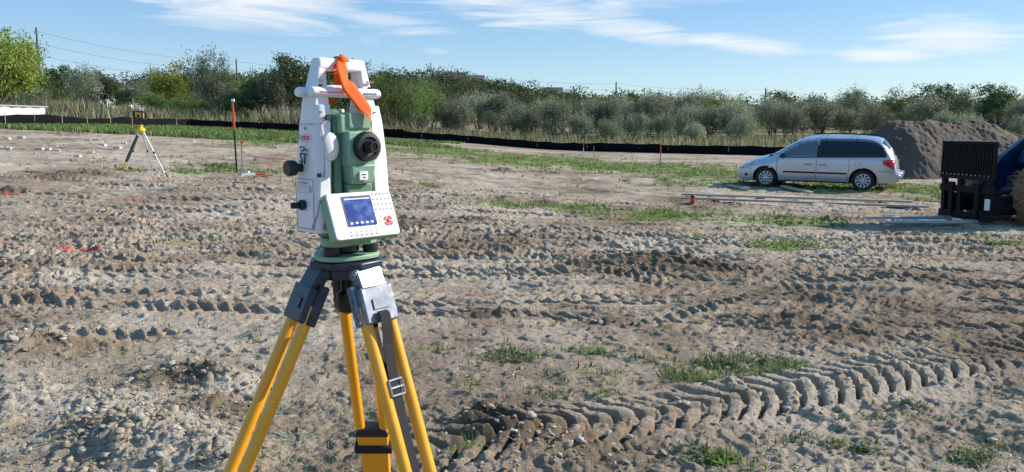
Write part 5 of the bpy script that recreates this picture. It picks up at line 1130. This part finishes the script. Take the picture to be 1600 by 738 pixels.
def lwheel(x, y, r, w, par):
    wh = empty('wheel', (x, y, r - .03)); wh.parent = par; Mw = Matrix.Rotation(PI / 2, 4, 'X')
    m = MB(); m.lathe([(r * .5, -w / 2), (r * .85, -w / 2 - .01), (r * .96, -w * .42), (r * .97, w * .42), (r * .85, w / 2 + .01), (r * .5, w / 2)], 40, Mw)
    for k in range(20):
        for s in (-1, 1):
            a = 2 * PI * (k + .5 * (s > 0)) / 20; e = .16
            def q(rr_, aa, z_): return Mw @ Vector((rr_ * math.cos(aa), rr_ * math.sin(aa), z_))
            m.hexa([q(r * .94, a, 0), q(r * .94, a + .07, 0), q(r * .90, a + e + .07, s * w * .53), q(r * .90, a + e, s * w * .53)], [q(r * 1.03, a, 0), q(r * 1.03, a + .06, 0), q(r * 1.0, a + e + .06, s * w * .52), q(r * 1.0, a + e, s * w * .52)])
    m.build('tyre', MUD, wh, ang=30); MB().lathe([(.05, -w * .3), (r * .5, -w * .42), (r * .54, -w / 2 - .004), (r * .54, w / 2 + .004), (r * .5, w * .42), (.05, w * .3)], 32, Mw).build('rim', pmat('muddy_rim', (.22, .16, .11), .9, var=.2, scale=6), wh, ang=30)
for y in (-.66, .66): lwheel(-1.16, y, .66, .36, ld)
for y in (-.9, .9): lwheel(-3.2, y, .85, .5, ld)
ax_ = MB().cyl((-1.16, -.6, .6), (-1.16, .6, .6), .08); ax_.cyl((-3.2, -.8, .8), (-3.2, .8, .8), .09); ax_.build('axle', GRYM, ld)
# ------------------------------------------------------------------ dirt pile
def pile():
    rng = np.random.default_rng(4); n = 260; cx, cy = 16.95, 31.5
    gx, gy = np.meshgrid(np.linspace(-7.5, 9.5, n * 3 // 2), np.linspace(-5.6, 7, n), indexing='ij')
    X, Y = gx + cx, gy + cy
    ax0 = np.clip(gx, -1.6, 3.6); yc = .35 * np.sin(gx * .9)
    dd = np.sqrt(((gx - ax0) / 1.05) ** 2 + ((gy - yc) / 1.0) ** 2 + .1)
    h = 2.25 * (1.08 - .36 * dd) * (1 - .42 * ss(gx, 1.6, 5.0)); h = np.maximum(h, 0)
    _a = np.array([(-2.0, 0, 2.9, 2.7, 2.12), (.3, -.1, 2.8, 2.6, 2.1), (2.6, .2, 2.5, 2.4, 2.15), (4.9, .6, 2.3, 2.3, 1.55), (6.6, .8, 2.0, 2.0, .9)])
    h = np.minimum(h, 2.12 + .16 * fbm(gx * 1.2, gy * 1.2, 3, 3)); k = ss(h, 0, .5)
    h = h + k * (.16 * fbm(gx * .9, gy * .9, 4, 601, .6) + .045 * np.abs(fbm(gx * 4, gy * 4, 3, 611, .6)) + .05 * fbm(gx * 9, gy * 9, 2, 621)) + .06 * fbm(gx * 2, gy * 2, 3, 605)
    Z = base(X.ravel(), Y.ravel()) + h.ravel() - .06
    V = np.stack([X.ravel(), Y.ravel(), Z], 1); nc = n; nr = gx.shape[0]
    i = np.arange(nr - 1)[:, None] * nc + np.arange(nc - 1)[None]; F = np.stack([i, i + nc, i + nc + 1, i + 1], -1).reshape(-1, 4)
    hf = h.ravel(); mx_ = hf[F].max(1); F = F[mx_ > -.02]
    m = pmat('heaped_soil', (.095, .068, .048), .97, var=.28, scale=.9, bump=.05, wear=((.16, .125, .09), .62))
    o = np_mesh('dirt_pile', V, F, 4, m, True); tag(o, 'tall heap of dark brown soil behind the back of the minivan', 'dirt pile')
pile()
# ------------------------------------------------------------------ laser level on its tripod
ALU = pmat('aluminium', (.55, .56, .58), .4, metal=.4, var=.05); YP = pmat('yellow_plastic', (.80, .48, .015), .45, var=.05)
g0 = ghit(220, 263); ll = empty('laser_tripod', (g0.x, 20.0, 0)); lb_ = P(222, 230, 20).x; ll.location.x = lb_
gz0 = float(GZ(lb_, 20)[0]); zh = P(222, 203, 20).z
def lg_(dx, dy, mat, name='leg', r=.018, parts=True):
    fx, fy = dx, dy; z = float(GZ(lb_ + fx, 20 + fy)[0]); a = Vector((fx * .06, fy * .06, zh)); b = Vector((fx, fy, z)); md = a.lerp(b, .5)
    o = MB().tube([a, md], r, 8).build(name, mat, ll); MB().tube([md, b], r * .72, 8).build('lower_tube', mat if mat is not BPL else YP, o); MB().cyl(md - Vector((0, 0, .03)), md + Vector((0, 0, .03)), r * 1.5).cyl(b, b + Vector((0, 0, .06)), .022).build('leg_clamp', BPL, o); return o
lg_(.62, -.12, ALU); lg_(-.02, .58, ALU); lg_(-.26, -.42, ALU, r=.021)
o = MB().tube([(-.06, -.06, zh - .12), (-.2, -.12, zh - .42), (-.40, -.2, float(GZ(lb_ - .4, 19.8)[0]) + .05)], [.03, .022, .018], 8).build('stake_leg', YP, ll)
MB().tube([(-.05, -.10, zh - .15), (-.15, -.25, zh - .5), (-.235, -.40, zh - .80)], [.035, .045, .035], 8).build('strap_roll', BPL, ll)
MB().lathe([(.08, zh - .06), (.11, zh - .03), (.09, zh + .03), (.055, zh + .06), (.05, zh + .12)], 16).build('head', YP, ll)
MB().cyl((0, 0, zh + .08), (0, 0, zh + .26), .022).build('column', BPL, ll)
tag(ll, 'light tripod with aluminium legs and yellow head carrying the laser level', 'tripod')
zl = zh + .26; lv = empty('laser_level', (lb_, 20, 0))
MB().lathe([(.09, zl), (.10, zl + .01), (.10, zl + .025), (.07, zl + .03)], 20).build('base', BPL, lv)
MB().box((-.07, -.07, zl + .025), (.07, .07, zl + .19)).build('housing', YP, lv, .015)
for sx_ in (-1, 1):
    for sy_ in (-1, 1): MB().box((sx_ * .105 - .02, sy_ * .10 - .02, zl + .02), (sx_ * .105 + .02, sy_ * .10 + .02, zl + .21)).build('corner_guard', BPL, lv, .006)
MB().box((-.13, -.12, zl + .005), (.13, .12, zl + .03)).box((-.13, -.12, zl + .195), (.13, .12, zl + .215)).build('cage_plate', BPL, lv, .005)
MB().box((-.05, -.074, zl + .05), (.02, -.068, zl + .12)).build('keypad', BPL, lv)
MB().lathe([(.045, zl + .215), (.05, zl + .24), (.05, zl + .285), (.035, zl + .30)], 16).build('rotor', pmat('rotor_cap', (.55, .52, .45), .4), lv)
MB().tube([(-.09, 0, zl + .21), (-.08, 0, zl + .30), (.08, 0, zl + .31), (.09, 0, zl + .21)], .012, 8).build('carry_handle', pmat('pale_plastic', (.62, .55, .40), .5), lv)
tag(lv, 'yellow and black rotating laser level on the light tripod at the left', 'laser level')
# ------------------------------------------------------------------ rods, stakes and scattered items
def stake(px, pyb, pyt, y, w, name, mats, label, cat, lean=0, flag=None):
    x = (px - 800) / FPX * y; zb = float(GZ(x, y)[0]); zt = P(px, pyt, y).z; r = empty(name, (x, y, 0)); dz = zt - zb
    if len(mats) == 2:
        MB().hexa([(-w, -w * .6, zb - .1), (w, -w * .6, zb - .1), (w, w * .6, zb - .1), (-w, w * .6, zb - .1)], [(lean * .6 - w, -w * .6, zb + dz * .62), (lean * .6 + w, -w * .6, zb + dz * .62), (lean * .6 + w, w * .6, zb + dz * .62), (lean * .6 - w, w * .6, zb + dz * .62)]).build('lower_shaft', mats[0], r, .003)
        MB().hexa([(lean * .6 - w * 1.25, -w * .8, zb + dz * .615), (lean * .6 + w * 1.25, -w * .8, zb + dz * .615), (lean * .6 + w * 1.25, w * .8, zb + dz * .615), (lean * .6 - w * 1.25, w * .8, zb + dz * .615)], [(lean - w * 1.1, -w * .7, zt), (lean + w * 1.1, -w * .7, zt), (lean + w * 1.1, w * .7, zt), (lean - w * 1.1, w * .7, zt)]).build('painted_top', mats[1], r, .003)
    else:
        MB().box((-w, -w * .4, zb - .1), (w, w * .4, zt)).build('shaft', mats[0], r, .002)
    if flag:
        L, W = flag; rows_ = []
        for i in range(6):
            t = i / 5; rows_.append([(w + .01 * math.sin(i) + lean + (.02 + .35 * W) * t * .3, -w - .01 - .02 * math.sin(i * 1.7), zt - .03 - L * t), (w + W * (.7 + .3 * math.sin(i * 1.3)) + lean, -w - .02 + .03 * math.sin(i * 2.1), zt - .06 - L * t * .95)])
        MB().grid(rows_).build('flagging', ORANGE, r, thick=.003)
        MB().box((-w * 1.3 + lean, -w * 1.2, zt - .12), (w * 1.3 + lean, w * 1.2, zt - .02)).build('wrap', ORANGE, r, .004)
    tag(r, label, cat); return r
ROD_O = pmat('red_orange_rod', (.75, .09, .025), .5)
r = stake(371, 261, 160, 21.5, .022, 'grade_rod', [BPL, ROD_O], 'tall upright rod with a black lower half and orange upper half', 'grade rod', lean=-.03)
MB().box((-.055, -.03, P(371, 159, 21.5).z), (.025, .03, P(371, 155, 21.5).z)).build('white_tip', WHITEP, r, .005)
stake(380, 257, 217, 21.8, .016, 'survey_stake', [WOOD], 'short wooden lath with an orange top right beside the tall rod', 'survey stake', flag=(.12, .06))
stake(808, 250, 243, 36, .018, 'survey_stake', [WOOD], 'short stake with orange ribbon tails in the green strip', 'survey stake', flag=(.16, .16))
stake(666, 243, 226, 38, .016, 'survey_stake', [pmat('pink_lath', (.6, .25, .16), .7)], 'thin reddish lath right of the instrument near the fence', 'survey stake')
stake(1031, 252, 223, 34, .022, 'survey_stake', [WOOD, ROD_O], 'stake with a red painted top standing left of the minivan', 'survey stake')
stake(911, 234, 225, 52, .02, 'survey_stake', [WHITEP, ROD_O], 'small red topped stake against the middle of the black fence', 'survey stake')
stake(927, 236, 229, 52, .02, 'survey_stake', [WOOD], 'small bare stake right of the red topped one at the fence', 'survey stake')
stake(243, 205, 195, 55, .03, 'survey_stake', [pmat('grey_lath', (.45, .45, .42), .8)], 'pale post in the tall green grass beside the laser level', 'survey stake')
stake(750, 247, 241, 38, .016, 'survey_stake', [WOOD], 'tiny stake in the green strip left of the orange ribboned stake', 'survey stake')
# pale blocks on the left
BLOCKM = pmat('pale_block', (.50, .48, .44), .9, var=.15, scale=8)
bl = [(12, 218), (34, 217), (50, 191), (62, 234), (72, 234), (85, 230), (88, 239), (122, 247), (137, 220), (143, 242), (124, 222), (194, 226), (184, 234), (205, 233), (160, 230), (150, 220), (10, 233), (302, 222), (400, 247), (430, 232)]
bp_ = None; bl.sort()
for i, (px, py) in enumerate(bl):
    c = ghit(px, py)
    if bp_ is None:
        b_ = MB(); b_.box((-.20, -.11, -.02), (.20, .11, .13)); o = b_.build('block', BLOCKM, None, .015); bp_ = o
    else: o = bp_.copy(); COL.objects.link(o)
    s_ = c.y / 22; o.location = (c.x, c.y, float(GZ(c.x, c.y)[0])); q_ = rt.uniform(.45, .8); o.scale = (q_ * rt.uniform(.8, 1.15), q_, q_ * rt.uniform(.6, 1)); o.rotation_euler = (rt.uniform(-.08, .08), rt.uniform(-.08, .08), rt.uniform(-.6, .6))
    tag(o, ORD('%s pale block from the left lying on the bare soil', i), 'block', 'pale blocks scattered on the soil')
# long boards and offcuts
def board(p0, p1, w, h, label, lift=.03, name='board', mat=None):
    a, b = ghit(*p0), ghit(*p1); za, zb = float(GZ(a.x, a.y)[0]), float(GZ(b.x, b.y)[0])
    n = 5; m = MB(); tag(m.bar((a.x, a.y, max(za, float(base(a.x, a.y))) + lift), (b.x, b.y, max(zb, float(base(b.x, b.y))) + lift), w, h).build(name, mat or WOOD, None, .004), label, 'board')
board((1065, 309), (1425, 323), .14, .05, 'long grey board farther one of the two long parallel boards', .07)
board((1065, 314), (1452, 332), .15, .05, 'long pale board nearer one of the two long parallel boards', .07)
board((1138, 294), (1166, 300), .14, .05, 'short board offcut in the grass under the front of the minivan', .05)
board((1222, 296), (1268, 304), .14, .05, 'short board lying beside the minivan between its wheels', .05)
board((1140, 295), (1170, 300), .09, .04, 'narrow offcut lying against the short board by the front of the minivan', .09)
c = ghit(1082, 322); r = empty('paint_can', (c.x, c.y, float(GZ(c.x, c.y)[0])))
MB().lathe([(.050, 0), (.055, .01), (.055, .17), (.045, .185)], 20).build('can', pmat('red_can', (.55, .05, .03), .35, coat=.5), r); MB().lathe([(.046, .185), (.046, .20), (.02, .205)], 20).build('cap', BPL, r); MB().lathe([(.0558, .12), (.0558, .16)], 20).build('dark_band', BPL, r)
tag(r, 'small red spray can standing at the left end of the long boards', 'spray can')
# heap of dropped stakes by the rod
for (px, py, L, a, mat, lab) in [(400, 259, .55, .1, ROD_O, 'red orange stake on top of the small heap by the rod'), (392, 264, .35, .5, WHITEP, 'white piece in the small heap at the foot of the rod'), (412, 263, .5, -.3, ORANGE, 'orange stake in the small heap at the foot of the rod'), (383, 261, .3, -.2, WHITEP, 'white piece at the left of the small heap by the rod'), (420, 266, .45, .2, WOOD, 'bare wooden stake at the right of the small heap by the rod')]:
    x, y = (px - 800) / FPX * 20.5, 20.5 - (py - 260) * .05; z = float(GZ(x, y)[0]) + .04
    tag(MB().bar((x - L / 2 * math.cos(a), y - L / 2 * math.sin(a), z), (x + L / 2 * math.cos(a), y + L / 2 * math.sin(a), z + .03), .07, .045).build('wooden_stake', mat, None, .005), lab, 'stake')
c = ghit(8, 393); r = empty('marking_flag', (c.x, c.y, float(GZ(c.x, c.y)[0]))); MB().tube([(0, 0, -.02), (.004, 0, .13)], .002, 5).build('wire_stem', WIRE, r); MB().hexa([(-.02, 0, 0), (.035, .01, 0), (.035, .012, 0), (-.02, .002, 0)], [(-.005, 0, .12), (.012, .01, .12), (.012, .012, .12), (-.005, .002, .12)]).build('pennant', pmat('red_flag', (.65, .03, .03), .5), r)
tag(r, 'small red marker at the left end of the red paint line', 'marking flag')
# ------------------------------------------------------------------ single weeds in the foreground
WG = leaf_mat('weed_leaf', (.13, .20, .045), (.26, .36, .09), .3); WD = leaf_mat('dusty_weed_leaf', (.17, .19, .12), (.36, .36, .27), .2)
def weed(px, py, kind, sz, label, seed):
    rg = random.Random(seed); c = ghit(px, py); o = Vector((c.x, c.y, float(GZ(c.x, c.y)[0]) - .005)); m = MB(); mat = WG if kind != 'dusty' else WD
    n = {'rosette': 16, 'grass': 46, 'clump': 60, 'dusty': 26}[kind]
    for i in range(n):
        a = rg.uniform(0, 2 * PI); L = sz * rg.uniform(.5, 1.1); d = Vector((math.cos(a), math.sin(a), 0)); s = Vector((-d.y, d.x, 0)); st_ = Vector((rg.gauss(0, .12), rg.gauss(0, .12), 0)) * sz * (1.6 if kind == 'clump' else .5)
        lift = {'rosette': .35, 'grass': rg.uniform(.6, 2.2), 'clump': rg.uniform(.3, 1.1), 'dusty': rg.uniform(.05, .5)}[kind]; wd_ = {'rosette': .16, 'grass': .022, 'clump': .14, 'dusty': .10}[kind] * L
        if kind == 'clump': L *= .5; 
        pts = [st_ + d * L * t * (1 - .25 * t * lift) + Vector((0, 0, 1)) * L * lift * (t - .55 * t * t) for t in (0, .25, .5, .75, 1)]; ws = [.35, .8, 1, .7, .05]
        m.grid([[p - s * wd_ * w_ / 2, p + Vector((0, 0, -.12 * wd_)), p + s * wd_ * w_ / 2] for p, w_ in zip(pts, ws)])
    ob = m.build('weed', mat, None, ang=80); ob.location = o
    at_ = ob.data.attributes.new('tone', 'FLOAT', 'POINT'); at_.data.foreach_set('value', np.repeat(np.random.default_rng(seed).random(n), 15).astype(np.float32)); tag(ob, label, 'weed')
for i, (px, py, kd, sz, lab) in enumerate([(740, 600, 'rosette', .10, 'small dark leafy rosette right of the tripod'), (462, 690, 'dusty', .17, 'dusty pale green sprawling weed behind the left tripod legs'), (440, 650, 'dusty', .12, 'smaller dusty weed just behind the sprawling one'), (1215, 588, 'grass', .16, 'tall tuft of grass blades beside the tyre track at the right'), (1130, 570, 'clump', .12, 'bright green leafy clump left of the tall grass tuft'),
        (800, 562, 'clump', .09, 'low green clump nearest the instrument in the middle ground'), (930, 552, 'clump', .10, 'green clump in the middle of the foreground weeds'), (865, 580, 'dusty', .09, 'dusty clump between the two low green ones'), (1122, 722, 'clump', .12, 'leafy green clump at the bottom of the picture right of centre'), (1085, 598, 'clump', .07, 'small leafy clump below the bright green one'),
        (1350, 704, 'clump', .10, 'green weed low at the right below the tyre track'), (1265, 697, 'rosette', .07, 'small green rosette left of the weed low at the right'), (1512, 715, 'clump', .08, 'green weed nearest the bottom right corner'), (1222, 640, 'grass', .08, 'thin grass tuft on the soil below the tyre track'), (845, 626, 'dusty', .09, 'dusty flat weed just above the start of the fresh track'), (765, 640, 'dusty', .07, 'flat grey weed left of the broken clods'), (735, 722, 'grass', .10, 'grass tuft at the bottom right of the tripod leg'), (1005, 700, 'dusty', .08, 'pale weed on the near side of the fresh track'), (1560, 385, 'clump', .28, 'green weeds below the loader at the right edge')]):
    weed(px, py, kd, sz, lab, 900 + i)
